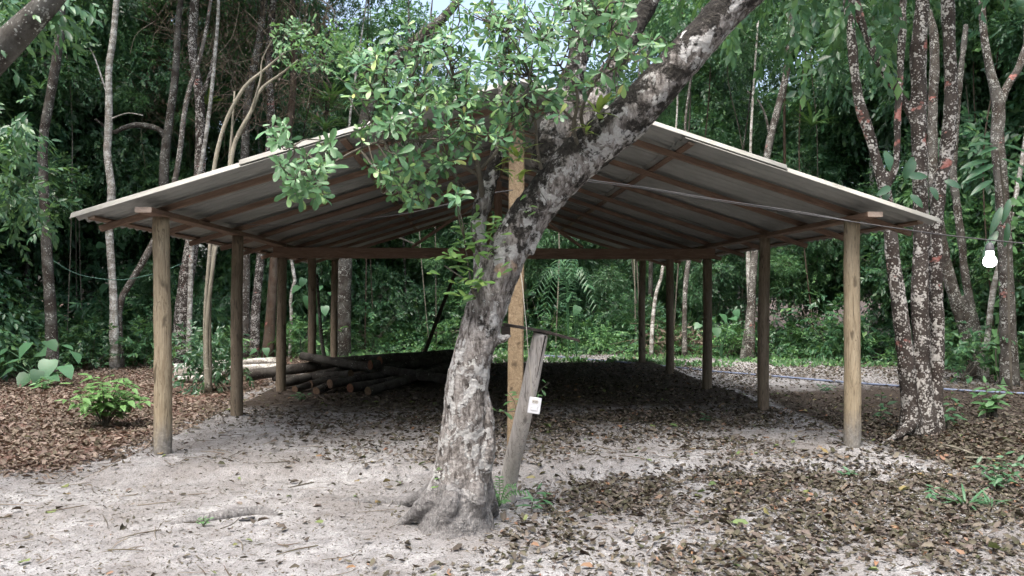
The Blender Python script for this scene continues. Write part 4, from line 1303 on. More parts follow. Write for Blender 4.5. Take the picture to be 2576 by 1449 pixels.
# ------------------------------------------------------------------ shrubs and plants
def stem_mesh(P, R, mat, n=10, s=5):
    return MB().add(*tube(P, R, n, s)).mesh('stem', mat)
SHRUB = []
for k in range(5):
    r = np.random.default_rng(300 + k)
    h = (.9, 1.3, .7, 1.1, 1.6)[k]
    root_pts = []
    n = 70 + 12 * k
    P_ = np.stack([r.normal(0, .32 * h ** .5, n), r.normal(0, .3 * h ** .5, n), h * r.uniform(.15, 1, n)], -1)
    D_ = np.stack([P_[:, 0], P_[:, 1] - .2, np.full(n, .25)], -1) + r.normal(0, .3, (n, 3))
    p, dd, nn, s = sprays(r, P_, D_, 8, .28, (.11, .13, .10, .15, .12)[k], .9, .9)
    mesh_l = MB()
    V, f = place(T_LANCE, p, dd, nn, s)
    mesh_l.add(V, f)
    ml = mesh_l.mesh('foliage', [M['leaf_lite'], M['leaf_mid'], M['leaf_lite'], M['leaf_mid'], M['leaf_dark']][k])
    sm = MB()
    for q_ in range(7):
        tgt = P_[r.integers(n)]
        sm.add(*tube([np.zeros(3) + r.normal(0, .03, 3) * [1, 1, 0], tgt * [.4, .4, .5], tgt], [.009, .007, .004], 7, 4))
    SHRUB.append((ml, sm.mesh('stems', M['bark_twig'])))
r = np.random.default_rng(44)
def shrub(k, pos, sc, label, group, name='shrub'):
    root = empty(name, pos, label, 'shrub', group, r.uniform(0, 6.28))
    tag(link('foliage', SHRUB[k][0], root, matrix=Matrix.Diagonal((sc, sc, sc, 1))), kind='stuff')
    tag(link('stems', SHRUB[k][1], root, matrix=Matrix.Diagonal((sc, sc, sc, 1))), kind='stuff')
    return root
for k in range(46):
    px = 20 + k * 56 + r.uniform(-15, 15)
    d = edge_depth(px) + r.uniform(-.2, 1.4)
    xg = (px - CX) / F * d
    shrub(k % 5, (xg, d, gz(xg, d) - .02), r.uniform(.7, 1.25), 'leafy green shrub in the row along the forest edge', 'shrubs along the forest edge')
for (px, py, k, sc, lab) in ((2100, 905, 1, 1.3, 'tall glossy shrub under the right eave between posts'), (2020, 890, 0, 1.2, 'rounded light green shrub seen left of the front right post'), (1830, 900, 2, 1.1, 'light green shrub at the foot of the white trunk'), (760, 905, 0, 1.1, 'pale green leafy shrub between the third and fourth left posts'),
                             (365, 925, 3, .9, 'leafy shrub at the foot of the whitish trunk'), (230, 930, 1, .9, 'leafy shrub left of the whitish trunk'), (2420, 960, 3, .9, 'leafy shrub at the foot of the dark twin trunk'), (560, 930, 2, 1.0, 'light shrub just behind the slender stems')):
    p = gnd(px, py)
    shrub(k, p, sc, lab, None)

def plant(name, label, pos, spec, tpl, mat, cat='plant', size=(.1, .1), stem_mat=None, group=None):
    """spec: list of stems, each (tip offset xyz, number of leaves). Every leaf its own part."""
    root = empty(name, pos, label, cat, group)
    k = np.random.default_rng(len(label) * 31 + len(spec))
    P_, D_, N_, S_ = [], [], [], []
    for tip, n in spec:
        tip = np.array(tip, float)
        mid = tip * np.array([.35, .35, .6])
        C = resample(np.array([np.zeros(3), mid, tip]), 16)
        link('stem', MB().add(*tube(C, np.linspace(.008, .004, 16) * max(.5, min(1.4, tip[2] * 1.4)), 14, 5)).mesh('stem', stem_mat or M['bark_twig']), root)
        for q_ in range(n):
            t = .3 + .7 * (q_ + .8) / n
            c = C[min(15, int(t * 15))]
            an = q_ * 2.4 + k.uniform(0, 1.2)
            d = np.array([math.cos(an), math.sin(an) - .15, k.uniform(-.25, .35) + (.7 if q_ == n - 1 else 0)])
            P_.append(c)
            D_.append(d)
            N_.append([k.uniform(-.25, .25), -.55 + k.uniform(-.2, .2), .9])
            S_.append(k.uniform(*size))
    leaf_objects('leaf', tpl, mat, np.array(P_), np.array(D_), np.array(N_), np.array(S_), root, np.zeros(3))
    return root

LA = [T_LANCE, leaf_tpl([.12, .42, .75], [.11, .21, .12], .4, .2), leaf_tpl([.12, .42, .75], [.09, .17, .11], .05, .35)]
HE = [T_HEART, leaf_tpl([.02, .2, .5, .8], [.25, .42, .40, .2], .5, .1, .2, 1, .012), leaf_tpl([.02, .2, .5, .8], [.26, .45, .43, .2], .05, .2, .25, 1, .015)]
# the glossy bush on the left
bb = gnd(262, 1078)
k = np.random.default_rng(66)
bush = empty('glossy_bush', bb, 'low glossy bush with drooping pointed leaves on reddish litter', 'shrub')
P_, D_, N_, S_ = [], [], [], []
for q_ in range(26):
    an, rad = k.uniform(0, 2 * PI), math.sqrt(k.uniform(0, 1)) * .46
    tip = np.array([rad * math.cos(an) * 1.05, rad * math.sin(an) * .8, .14 + .46 * (1 - (rad / .5) ** 2 * .5) * k.uniform(.55, 1.15)])
    C = resample(np.array([np.zeros(3), tip * np.array([.4, .4, .6]), tip]), 12)
    link('stem', MB().add(*tube(C, np.linspace(.006, .003, 12), 10, 4)).mesh('stem', M['bark_twig']), bush)
    for w_ in range(11):
        t = .42 + .58 * (w_ + .5) / 11
        a2 = w_ * 2.4 + k.uniform(0, 1)
        o_ = np.array([math.cos(a2), math.sin(a2), 0])
        P_.append(C[min(11, int(t * 11))])
        D_.append(o_ * 1.0 + norm(tip) * .4 - np.array([0, .15, .35]) + k.normal(0, .15, 3))
        N_.append([o_[0] * .3, o_[1] * .3 - .3, .9])
        S_.append(k.uniform(.10, .155))
bush.scale = (1.22, 1.22, 1.2)
leaf_objects('leaf', LA, M['leaf_bush'], np.array(P_), np.array(D_), np.array(N_), np.array(S_), bush, np.zeros(3))

def petiole_plant(name, label, pos, leaves, mat, cat='plant', group=None):
    """broad leaves on long stalks: rows (px, py, depth offset, size, tilt direction x)"""
    root = empty(name, pos, label, cat, group)
    P_, D_, N_, S_ = [], [], [], []
    for (px, py, dd, s, tx) in leaves:
        s = s * .82
        c = at(px, py, pos[1] + dd) - pos
        base = np.array([0, 0, .02])
        mid = (base + c) / 2 * np.array([.7, .7, 1.15])
        link('stalk', MB().add(*tube([base, mid, c], [.012, .008, .005], 10, 5)).mesh('stalk', M['leaf_blue']), root)
        P_.append(c)
        D_.append([tx + random.uniform(-.35, .35), -.45 + random.uniform(-.3, .3), random.uniform(-.8, .1)])
        N_.append([.15 * tx + random.uniform(-.4, .4), random.uniform(-.9, .1), .8])
        S_.append(s)
    leaf_objects('leaf', HE, mat, np.array(P_), np.array(D_), np.array(N_), np.array(S_), root, np.zeros(3))
    return root
petiole_plant('broad_leaf_plant', 'broad-leaved plant with large heart leaves at the left edge', gnd(95, 968), [(20, 880, 0, .42, -.6), (75, 862, -.2, .40, -.3), (120, 858, .1, .36, .3), (150, 868, .1, .40, .6), (185, 885, 0, .36, .9), (60, 905, -.3, .44, -.5), (125, 905, -.35, .46, .4), (160, 920, -.3, .38, .7), (70, 940, -.4, .40, -.4), (115, 945, -.45, .40, .2), (30, 930, -.2, .36, -.8), (10, 905, .2, .40, -.9), (100, 885, -.1, .38, 0), (95, 930, -.5, .34, .1)], M['leaf_blue'])
petiole_plant('broad_leaf_plant', 'tall plant with round drooping leaves between dark and whitish trunks', gnd(320, 905), [(265, 615, -.6, .40, -.3), (300, 610, -.6, .34, .5), (268, 715, -.6, .38, -.4), (318, 690, -.7, .42, .3), (335, 700, -.7, .36, .6), (235, 640, -.4, .32, -.6), (310, 760, -.6, .30, .3), (225, 700, -.4, .30, -.5), (365, 680, -.5, .30, .7)], M['leaf_blue'])
petiole_plant('broad_leaf_plant', 'heart-leaved plant behind the gap between fourth and fifth left posts', gnd(800, 905), [(752, 720, 0, .34, -.4), (775, 745, -.2, .36, 0), (800, 720, 0, .34, .4), (815, 770, -.2, .34, .3), (765, 700, .2, .3, -.3), (830, 735, .1, .3, .6), (800, 790, -.3, .34, .1), (745, 755, -.1, .3, -.6)], M['leaf_mid'])
petiole_plant('broad_leaf_plant', 'broad-leaved plant hanging in the dark wood right of the big tree', gnd(1450, 900), [(1440, 690, -.2, .36, -.2), (1465, 715, -.3, .40, .3), (1430, 740, -.2, .32, -.4), (1480, 745, -.2, .34, .5), (1455, 770, -.3, .34, 0), (1445, 665, 0, .3, .1)], M['leaf_blue'])
petiole_plant('broad_leaf_plant', 'light broad-leaved plant left of the white trunk by the second right post', gnd(1815, 905), [(1790, 800, 0, .3, -.4), (1815, 790, -.1, .34, .1), (1840, 800, 0, .32, .5), (1800, 825, -.2, .34, -.2), (1830, 830, -.2, .32, .3), (1760, 815, 0, .28, -.7), (1850, 780, .1, .28, .5)], M['leaf_mid'])
petiole_plant('broad_leaf_plant', 'round-leaved seedling right of the second left post', gnd(660, 925), [(645, 880, 0, .24, -.7), (668, 875, -.1, .24, .2), (690, 882, 0, .22, .8), (655, 900, -.2, .2, -.2), (678, 898, -.2, .2, .4)], M['leaf_blue'])

plant('sapling', 'small green sapling beside the broad heart-leaved plant', gnd(160, 960), [((.02, 0, .32), 9), ((.12, -.02, .26), 7), ((-.1, .03, .24), 7)], LA, M['leaf_lite'], 'sapling', (.10, .15))
plant('sapling', 'low light sapling in front of the broad heart-leaved plant', gnd(105, 990), [((.02, 0, .25), 8), ((.14, -.02, .2), 6), ((-.13, .03, .2), 6), ((.05, .1, .22), 5)], LA, M['leaf_lite'], 'sapling', (.10, .15))
plant('sapling', 'bright sapling growing around the short dark stump', gnd(2486, 1055), [((-.05, 0, .52), 9), ((.16, .02, .46), 8), ((.28, 0, .40), 7), ((-.2, .05, .40), 6), ((.05, -.1, .3), 6), ((-.12, -.1, .2), 5)], LA, M['leaf_lite'], 'sapling', (.11, .18))
plant('sapling', 'thin sapling in front of the three-stemmed tree on its left', gnd(2215, 1075), [((.02, 0, .45), 8), ((.10, .02, .30), 6)], LA, M['leaf_mid'], 'sapling', (.09, .14))
plant('sapling', 'green sapling at the right foot of the three-stemmed tree', gnd(2385, 1085), [((.05, 0, .50), 8), ((.13, -.03, .36), 7), ((-.06, -.05, .26), 6), ((.2, 0, .22), 5)], LA, M['leaf_mid'], 'sapling', (.09, .14))
plant('weed', 'tall leafy weed with pale tips by the right picture edge', gnd(2505, 1235), [((-.04, 0, .28), 10), ((.10, .02, .33), 11), ((-.15, .05, .24), 9), ((.22, .03, .26), 9), ((.05, -.1, .17), 8), ((.16, -.1, .14), 7), ((-.1, -.08, .12), 7), ((.3, 0, .2), 7)], LA, M['leaf_blue'], 'weed', (.05, .10))
plant('weed', 'small green weed left of the tall leafy weed', gnd(2340, 1262), [((0, 0, .10), 9), ((.04, .01, .12), 7)], LA, M['leaf_blue'], 'weed', (.04, .075))
plant('weed', 'small dark weed on the shaded floor before the second right post', gnd(1775, 1065), [((0, 0, .10), 7), ((.05, 0, .07), 5)], LA, M['leaf_dark'], 'weed', (.05, .08))
plant('weed', 'little weed in the litter near the front right post', gnd(2135, 1200), [((0, 0, .06), 7), ((.06, 0, .05), 5), ((-.06, 0, .04), 5)], LA, M['leaf_blue'], 'weed', (.04, .07))
plant('weed', 'tiny bright weed beside the buried root ridge', gnd(512, 1325), [((0, 0, .07), 6), ((.05, 0, .06), 6), ((-.05, 0, .05), 6)], [T_LANCE], M['leaf_lite'], 'weed', (.025, .045))
plant('weed', 'pale green weed beside the blue hose under the eave', gnd(2080, 990), [((0, 0, .15), 8), ((.12, 0, .12), 7), ((-.12, 0, .12), 7)], LA, M['leaf_blue'], 'weed', (.06, .10))
plant('weed', 'leafy weed in front of the log ends', gnd(757, 1010), [((0, 0, .14), 8), ((.1, 0, .1), 6), ((-.1, 0, .1), 6)], LA, M['leaf_mid'], 'weed', (.06, .10))
# pinnate seedling at the foot of the leaning post
pb = gnd(1256, 1275)
pin = empty('pinnate_seedling', pb, 'pinnate-leaved seedling at the foot of the leaning post', 'plant')
P_, D_, N_, S_ = [], [], [], []
k = np.random.default_rng(3)
for (tx, ty, tz) in ((-.16, -.05, .10), (-.13, .02, .19), (.0, -.02, .24), (.12, -.03, .17), (.19, 0, .12), (.06, -.1, .07), (-.05, -.1, .12)):
    C = resample(np.array([(0, 0, 0), (tx * .4, ty * .4, tz * .9), (tx, ty, tz)]), 12)
    link('stem', MB().add(*tube(C, np.linspace(.004, .002, 12), 10, 4)).mesh('stem', M['leaf_lite']), pin)
    ax = norm(C[-1] - C[4])
    for q_ in range(4, 12):
        for sd in (-1, 1):
            P_.append(C[q_])
            D_.append(ax * .5 + sd * norm(np.cross(ax, [0, -.4, 1])) + np.array([0, 0, -.15]))
            N_.append([0, -.5, .9])
            S_.append(k.uniform(.032, .046))
leaf_objects('leaf', LA, M['leaf_lite'], np.array(P_), np.array(D_), np.array(N_), np.array(S_), pin, np.zeros(3))
plant('weed', 'narrow-leaved weed right of the leaning post foot', gnd(1335, 1292), [((.08, 0, .22), 5), ((.16, 0, .14), 5), ((.02, -.03, .1), 4)], [leaf_tpl([.12, .42, .75], [.05, .08, .05], .2, .3)], M['leaf_mid'], 'weed', (.09, .16))
# sprouts behind the leaning post
plant('sprout', 'leafy sprout reaching left behind the leaning post', at(1300, 1035, 6.35), [((-.17, 0, .0), 5), ((-.08, 0, .16), 6)], OB, M['leaf_lite'], 'sprout', (.06, .10))
plant('sprout', 'single twig with small leaves reaching right of the outlet', at(1340, 1025, 6.2), [((.13, 0, .20), 5), ((.04, 0, .06), 4)], OB, M['leaf_lite'], 'sprout', (.05, .09))

def strap_plant(name, label, pos, n, L, mat, cat, spread=1.0, w=1.0, group=None):
    root = empty(name, pos, label, cat, group)
    k = np.random.default_rng(len(label) + n)
    an = np.arange(n) * 2.4 + k.uniform(0, .5, n)
    el = k.uniform(.25, 1.2, n)
    D = np.stack([np.cos(an) * np.cos(el) * spread, np.sin(an) * np.cos(el) * spread - .15, np.sin(el)], -1)
    N = np.stack([-np.cos(an) * .6, -np.sin(an) * .6, np.ones(n)], -1)
    t = (T_STRAP[0] * np.array([w, 1, 1]), T_STRAP[1])
    leaf_objects('leaf', [t], mat, k.normal(0, .015, (n, 3)), D, N, L * k.uniform(.7, 1.15, n), root, np.zeros(3))
    return root
strap_plant('bromeliad', 'dark bromeliad perched above the left roof edge near the branch tips', at(832, 262, 19.0), 26, .75, M['leaf_brom'], 'bromeliad', 1, 1.3)
strap_plant('bromeliad', 'second bromeliad just above the roof edge below the larger one', at(818, 322, 18.8), 20, .6, M['leaf_brom'], 'bromeliad', 1, 1.3)
strap_plant('bromeliad', 'light green bromeliad on the trunk with red patch', at(524, 262, 19.2), 20, .5, M['leaf_yellow'], 'bromeliad', 1, 1.3)
strap_plant('bromeliad', 'small bromeliad high on the left dark trunk', at(100, 222, 16.2), 16, .35, M['leaf_lite'], 'bromeliad', 1, 1.5)
strap_plant('bromeliad', 'dark bromeliad in the wood right of the slender dark trunk', at(2042, 318, 20.0), 22, .7, M['leaf_brom'], 'bromeliad', 1, 1.3)
strap_plant('grass_tuft', 'low grass tuft beneath the tall leafy weed', gnd(2430, 1275), 34, .20, M['leaf_blue'], 'grass tuft', 1.3, 1.2)
strap_plant('grass_tuft', 'second low grass tuft right beside the weed', gnd(2492, 1272), 26, .16, M['leaf_blue'], 'grass tuft', 1.3, 1.2)
for (a, b, d, n, L, lab) in ((1300, 400, 5.15, 9, .17, 'fresh yellow-green epiphyte at the crotch beside the square post'), (1298, 455, 5.15, 7, .15, 'pale fern-like epiphyte below the trunk crotch'), (1505, 282, 5.12, 9, .17, 'yellow-green strap epiphyte on the upper side of the leaning trunk'), (1470, 330, 5.12, 7, .11, 'small yellow epiphyte lower on the leaning trunk')):
    strap_plant('epiphyte', lab, at(a, b, d), n, L, M['leaf_yellow'], 'epiphyte', 1.1, 3.0)
# palm-like fronds in the wood at right
fr = empty('arum_plant', gnd(2545, 1000), 'climbing plant with long dark ribbed leaves above the bulb', 'plant')
fb = np.array(fr.location)
P_, D_, N_, S_ = [], [], [], []
for (a, b, tx, tz) in ((2500, 365, -.9, .15), (2510, 372, -.8, -.1), (2525, 365, .7, -.2), (2490, 405, -1, -.05), (2500, 415, -.9, -.25), (2520, 400, .8, -.3), (2485, 440, -1, -.1), (2495, 455, -.8, -.3), (2530, 440, .7, -.4), (2540, 500, -.4, -.9), (2520, 520, -.5, -.8), (2535, 560, -.2, -1), (2510, 580, -.6, -.7)):
    P_.append(at(a, b, 13.4) - fb)
    D_.append([tx, -.3, tz])
    N_.append([0, -.6, .8])
    S_.append(random.uniform(.42, .6))
leaf_objects('leaf', [leaf_tpl([.1, .35, .65, .88], [.07, .12, .11, .06], .3, .3)], M['leaf_dark'], np.array(P_), np.array(D_), np.array(N_), np.array(S_), fr, np.zeros(3))
P, R = path_px([(2545, 1000, 13.6, 6), (2538, 800, 13.6, 6), (2535, 600, 13.6, 6), (2520, 450, 13.5, 5), (2512, 360, 13.4, 4)])
link('stem', MB().add(*tube(P - fb, R, 24, 6)).mesh('stem', M['bark_twig']), fr)
# paddle leaves inside the three-stemmed tree
pd = empty('paddle_leaf_plant', at(2262, 440, 9.3), 'epiphyte with big dark paddle leaves in the three-stemmed tree', 'plant')
pdb = np.array(pd.location)
T_PAD = leaf_tpl([.08, .3, .6, .85], [.12, .22, .22, .13], .35, .2)
leaf_objects('leaf', [T_PAD], M['leaf_dark'], np.array([at(2250, 440, 9.2), at(2275, 450, 9.3), at(2285, 445, 9.2), at(2240, 470, 9.1), at(2375, 455, 9.3), at(2235, 480, 9.2), at(2290, 490, 9.2), at(2340, 470, 9.2)]) - pdb,
             np.array([[-.3, -.2, .9], [.35, -.2, .8], [.9, -.3, .1], [-.8, -.4, -.4], [.7, -.5, -.3], [-.5, -.4, -.8], [.5, -.5, -.6], [.3, -.5, -.7]]), np.array([[0, -1, .3]] * 8), np.array([.30, .30, .22, .2, .2, .18, .2, .18]), pd, np.zeros(3))
# vine with heart leaves on the pale slim trunk
vn = empty('climbing_vine', gnd(2512, 975), 'heart-leaved vine climbing beside the pale slim trunk at right', 'vine')
vb = np.array(vn.location)
VP = [(2512, 975, 14.3, 3), (2505, 880, 14.3, 3), (2520, 780, 14.3, 3), (2528, 700, 14.3, 3), (2532, 620, 14.3, 3), (2545, 540, 14.3, 3), (2555, 450, 14.3, 3)]
P, R = path_px(VP)
link('stem', MB().add(*tube(P - vb, R, 40, 5)).mesh('stem', M['bark_twig']), vn)
C = resample(P, 60)
k = np.random.default_rng(13)
sel = C[2:] + k.normal(0, .05, (58, 3))
leaf_objects('leaf', HE, M['leaf_lite'], sel - vb, np.stack([k.normal(0, .6, 58), np.full(58, -.3), k.uniform(-1, -.2, 58)], -1), np.stack([k.normal(0, .2, 58), np.full(58, -.9), k.uniform(.1, .5, 58)], -1), k.uniform(.10, .19, 58), vn, np.zeros(3))
# a small palm in the wood right of the leaning trunk
pl = empty('understorey_palm', gnd(1430, 902), 'small feathery palm below the tie beam right of the tree', 'palm')
plb = np.array(pl.location)
for (tx, ty) in ((1440, 660), (1395, 668), (1350, 700), (1480, 690), (1500, 740), (1370, 760)):
    C = resample(np.array([plb + [0, 0, .1], (plb + at(1425, 690, plb[1] - .1)) / 2 + [0, 0, .6], at((1425 + tx) / 2, min(ty, 690) - 15, plb[1] - .2), at(tx, ty + 25, plb[1] - .5)]), 30)
    rach = link('frond', MB().add(*tube(C - plb, np.linspace(.012, .004, 30), 30, 5)).mesh('frond', M['leaf_mid']), pl)
    P_, D_, N_, S_ = [], [], [], []
    for q_ in range(12, 30):
        ax = norm(C[min(29, q_ + 1)] - C[q_ - 1])
        for sd in (-1, 1):
            P_.append(C[q_]); D_.append(ax * .45 + sd * norm(np.cross(ax, [0, -.5, .8])) + np.array([0, 0, -.35])); N_.append([0, -.5, .8]); S_.append(.26)
    leaf_mass('leaflets', [(T_STRAP[0] * np.array([1.3, 1, .4]), T_STRAP[1])], M['leaf_mid'], np.array(P_), np.array(D_), np.array(N_), np.array(S_), rach, plb)

# ------------------------------------------------------------------ logs under the roof
def log(p0, p1, r0, r1, label, seed, red=False, group='cut logs piled under the roof', bark='bark_log'):
    p0, p1 = np.array(p0, float), np.array(p1, float)
    k = np.random.default_rng(seed)
    root = empty('cut_log', p0, label, 'log', group)
    mid = (p0 + p1) / 2 + k.normal(0, .03, 3) * [1, 1, .4]
    V, f = tube(np.array([p0, mid, p1]) - p0, [r0, (r0 + r1) / 2, r1], 26, 12, .16, seed, caps=False)
    link('bark', MB().add(V, f).mesh('bark', M[bark]), root)
    n = norm(p1 - p0)
    for c, V_, sg in ((0, V[:12], -1), (1, V[-12:], 1)):
        cen = V_.mean(0)
        ring = cen + (V_ - cen) * .985 + n * sg * .004
        W = np.vstack([ring, cen + n * sg * .006])
        q_ = np.arange(12)
        fa = np.stack([np.full(12, 12), (q_ + 1) % 12, q_], -1)
        link('cut_end', MB().add(W, fa if sg < 0 else fa[:, ::-1]).mesh('cut_end', M['cut_red'] if red else M['cut']), root)
    return root
def lg(a, b, r, lift, lab, seed, red=False, da=0, taper=.9, ref=None, bark='bark_log'):
    """a = (px, py) of the near end as seen, with its depth; b likewise"""
    p0 = at(*a); p1 = at(*b)
    for p, rr in ((p0, r), (p1, r * taper)):
        p[2] = max(p[2], gz(p[0], p[1]) + rr * .8)
    log(p0, p1, r, r * taper, lab, seed, red, bark=bark)
# D coordinates of the visible near ends
lg((700, 968, 12.8), (925, 915, 14.6), .075, 0, 'long log whose pale end lies right of the third left post', 1)
lg((742, 985, 12.3), (845, 945, 13.3), .06, 0, 'thin dark log lying second from the third left post', 2)
lg((782, 966, 12.6), (985, 930, 14.2), .065, 0, 'log with yellowish jagged end behind the front log ends', 3)
lg((796, 985, 12.15), (905, 948, 13.2), .068, 0, 'short front log with round brown cut face', 4)
lg((830, 966, 12.3), (1010, 935, 13.6), .075, 0, 'front log with a tan cut face third from the right', 5)
lg((881, 976, 12.1), (1060, 935, 13.5), .072, 0, 'front log with bright cut face second from the right', 6, True)
lg((926, 984, 11.9), (1110, 930, 13.4), .075, 0, 'rightmost front log with large pale cut face', 7)
lg((882, 940, 12.9), (690, 952, 14.2), .065, 0, 'whitish-barked log with cut face in the middle of the pile', 8)
lg((1150, 958, 12.4), (760, 895, 14.4), .085, 0, 'long diagonal log lying across the top of the pile', 9)
lg((620, 945, 14.0), (900, 905, 14.8), .11, 0, 'thick lichened log reaching left under the third left post', 10, False, 0, .8)
lg((440, 942, 14.6), (720, 925, 15.0), .10, 0, 'pale log end showing left of the bushy clump', 11, False, 0, .9, None, 'bark_pale')
lg((440, 926, 15.4), (700, 908, 15.8), .09, 0, 'upper pale log showing left of the bushy clump', 12, False, 0, .9, None, 'bark_pale')
lg((955, 908, 13.2), (1140, 888, 14.8), .085, 0, 'upper log with small red cut face', 13, True)
lg((932, 918, 13.1), (1130, 905, 14.4), .085, 0, 'log with orange cut face beside the red one', 14, True)
lg((800, 912, 14.9), (1120, 890, 15.4), .08, 0, 'dark rear log along the back of the pile', 15)
lg((960, 945, 13.5), (1165, 905, 14.6), .085, 0, 'dark log in the right half of the pile below the upper logs', 16)
lg((1000, 930, 14.0), (1175, 918, 14.3), .085, 0, 'dark log at the right end of the pile behind the tree', 17)
lg((1015, 950, 13.3), (1150, 935, 13.8), .08, 0, 'low dark log at the right end of the pile', 18)
lg((1005, 912, 14.5), (1160, 893, 14.9), .08, 0, 'top dark log at the right end of the pile', 19)
lg((850, 928, 14.2), (1100, 915, 14.7), .085, 0, 'dark inner log at the heart of the pile', 20)
lg((446, 955, 13.9), (560, 945, 14.2), .07, 0, 'short pale log piece on the litter left of the bushy clump', 21, False, 0, .9, None, 'bark_pale')

def pole(name, label, cat, pts, mat, sides=8, n=20, wob=.12):
    P, R = path_px(pts)
    base = P[0].copy()
    o = link(name, MB().add(*tube(P - base, R, n, sides, wob, len(label))).mesh(name, mat), None, base)
    return tag(o, label, cat)
pole('leaning_pole', 'black pole leaning from the log pile up to the rear', 'pole', [(1068, 888, 14.6, 10), (1105, 790, 15.2, 10), (1148, 680, 15.8, 9), (1165, 640, 16.1, 9)], M['old_board'])
pole('leaning_pole', 'dark thin pole leaning beside the fourth left post', 'pole', [(816, 905, 15.6, 10), (808, 840, 15.5, 9), (802, 765, 15.3, 8), (797, 690, 15.2, 7)], M['bark_dark'])
pole('fallen_branch', 'pale dead branch lying in the green behind the fifth left post', 'branch', [(845, 828, 23, 8), (880, 833, 23, 8), (925, 838, 23, 7), (960, 848, 23, 5)], M['bark_stem'])
pole('fallen_branch', 'pale dead branch lying behind the leaning trunk', 'branch', [(1080, 838, 23, 6), (1120, 836, 23, 7), (1180, 832, 23, 6)], M['bark_stem'])
pole('dead_branch', 'arched pale dead branch above the tie beam', 'branch', [(915, 620, 22.5, 4), (955, 600, 22.5, 5), (1000, 597, 22.5, 5), (1055, 620, 22.5, 5)], M['bark_stem'])
pole('fallen_branch', 'pale stick on the litter right of the three-stemmed tree', 'branch', [(2372, 1118, 8.2, 5), (2410, 1128, 8.0, 6), (2452, 1143, 7.85, 5)], M['bark_stem'])
pole('fallen_branch', 'longer pale stick on the litter behind the tall weed', 'branch', [(2425, 1150, 7.7, 4), (2470, 1152, 7.68, 5), (2530, 1156, 7.6, 3)], M['bark_stem'])
pole('fallen_branch', 'small twig lying on the sand inside the shed', 'branch', [(755, 1100, 8.5, 4), (770, 1090, 8.7, 4), (785, 1083, 8.85, 3)], M['bark_dark'])
pole('fallen_branch', 'pale twig on the litter in the right foreground', 'branch', [(1870, 1290, 5.65, 3), (1900, 1285, 5.7, 4), (1935, 1270, 5.85, 3)], M['bark_stem'])
pole('fallen_branch', 'short stick on the sand below the buried root', 'branch', [(555, 1330, 5.25, 3), (585, 1318, 5.35, 3), (605, 1300, 5.5, 2)], M['bark_twig'])
pole('fallen_branch', 'grey stick on the sand left of the leaning tree', 'branch', [(730, 1226, 6.35, 3), (760, 1219, 6.45, 4), (790, 1213, 6.5, 3)], M['bark_twig'])
# dead fronds at right behind the posts
k = np.random.default_rng(19)
def brush(label, px, py, n):
    g = gnd(px, py)
    root = empty('dead_brush', g, label, 'brush')
    mb = MB()
    for q_ in range(n):
        d = k.normal(0, 1, 3) * [1, .6, .45]
        s_ = np.array([k.normal(0, .5), k.normal(0, .3), abs(k.normal(.2, .2))])
        mb.add(*tube([s_, s_ + d * .35 + [0, 0, .12], s_ + d * .7], [.009, .007, .004], 7, 4))
    link('sticks', mb.mesh('sticks', M['twig_dry']), root)
    m = 420
    P_ = np.stack([k.normal(0, .6, m), k.normal(0, .35, m), np.abs(k.normal(.25, .25, m))], -1)
    V, f = place(T_LANCE, P_, k.normal(0, 1, (m, 3)) + [0, 0, -.6], k.normal(0, 1, (m, 3)), k.uniform(.12, .26, m))
    tag(link('dead_leaves', MB().add(V, f).mesh('dead_leaves', M['dead_red']), root), kind='stuff')
    root.children[0]['kind'] = 'stuff'
brush('heap of dry brown brush behind the right posts', 1730, 893, 60)

# ------------------------------------------------------------------ leaning post with board, bracket, outlet
base = gnd(1276, 1262)
lp = empty('leaning_post', base, 'weathered grey post leaning right beside the tree, cracked top', 'post')
P = np.array([base - [0, 0, .2], base + [.008, 0, .15], at(1318, 1040, 6.0), at(1361, 838, 5.95)])
V, f = tube(P, [.072, .072, .066, .060], 34, 16, .07, 4)
link('post_body', MB().add(V - base, f).mesh('post_body', M['post_old']), lp)
# crack
cr = []
for t in np.linspace(0, 1, 10):
    c = at(1372 - 22 * t, 845 + 105 * t, 5.95 - .062 + .006 * t)
    cr.append(c)
link('crack', MB().add(*tube(np.array(cr) - base, np.linspace(.006, .002, 10), 20, 5, .4, 2)).mesh('crack', M['hole']), lp)
# the thin dark board nailed across
a, b = at(1266, 816, 5.86), at(1457, 857, 6.02)
bd = empty('nailed_board', a, 'thin blackened board lying across the leaning post top', 'board')
mid = (a + b) / 2 + np.array([0, 0, .012])
C = resample(np.array([a, mid, b]), 14)
V_ = []
kk = np.random.default_rng(2)
for i_, c in enumerate(C):
    h = .008 + .003 * kk.random()
    for dy, dz in ((-.06, -h), (.06, -h), (.06, h), (-.06, h)):
        V_.append(c + [0, dy * (.9 + .2 * kk.random()), dz])
V_ = np.array(V_) - a
i = np.arange(13)[:, None] * 4
jj = np.arange(4)[None]
q = np.stack([i + jj, i + 4 + jj, i + 4 + (jj + 1) % 4, i + (jj + 1) % 4], -1).reshape(-1, 4)
mb = MB().add(V_, [q, np.array([[3, 2, 1, 0], [52, 53, 54, 55]])])
link('plank', mb.mesh('plank', M['old_board'], True), bd)
v_, f_ = box((-.016, -.05, -.085), (.055, .03, -.014))
link('bracket_block', MB().add(v_, f_).mesh('bracket_block', M['old_board'], True), bd)
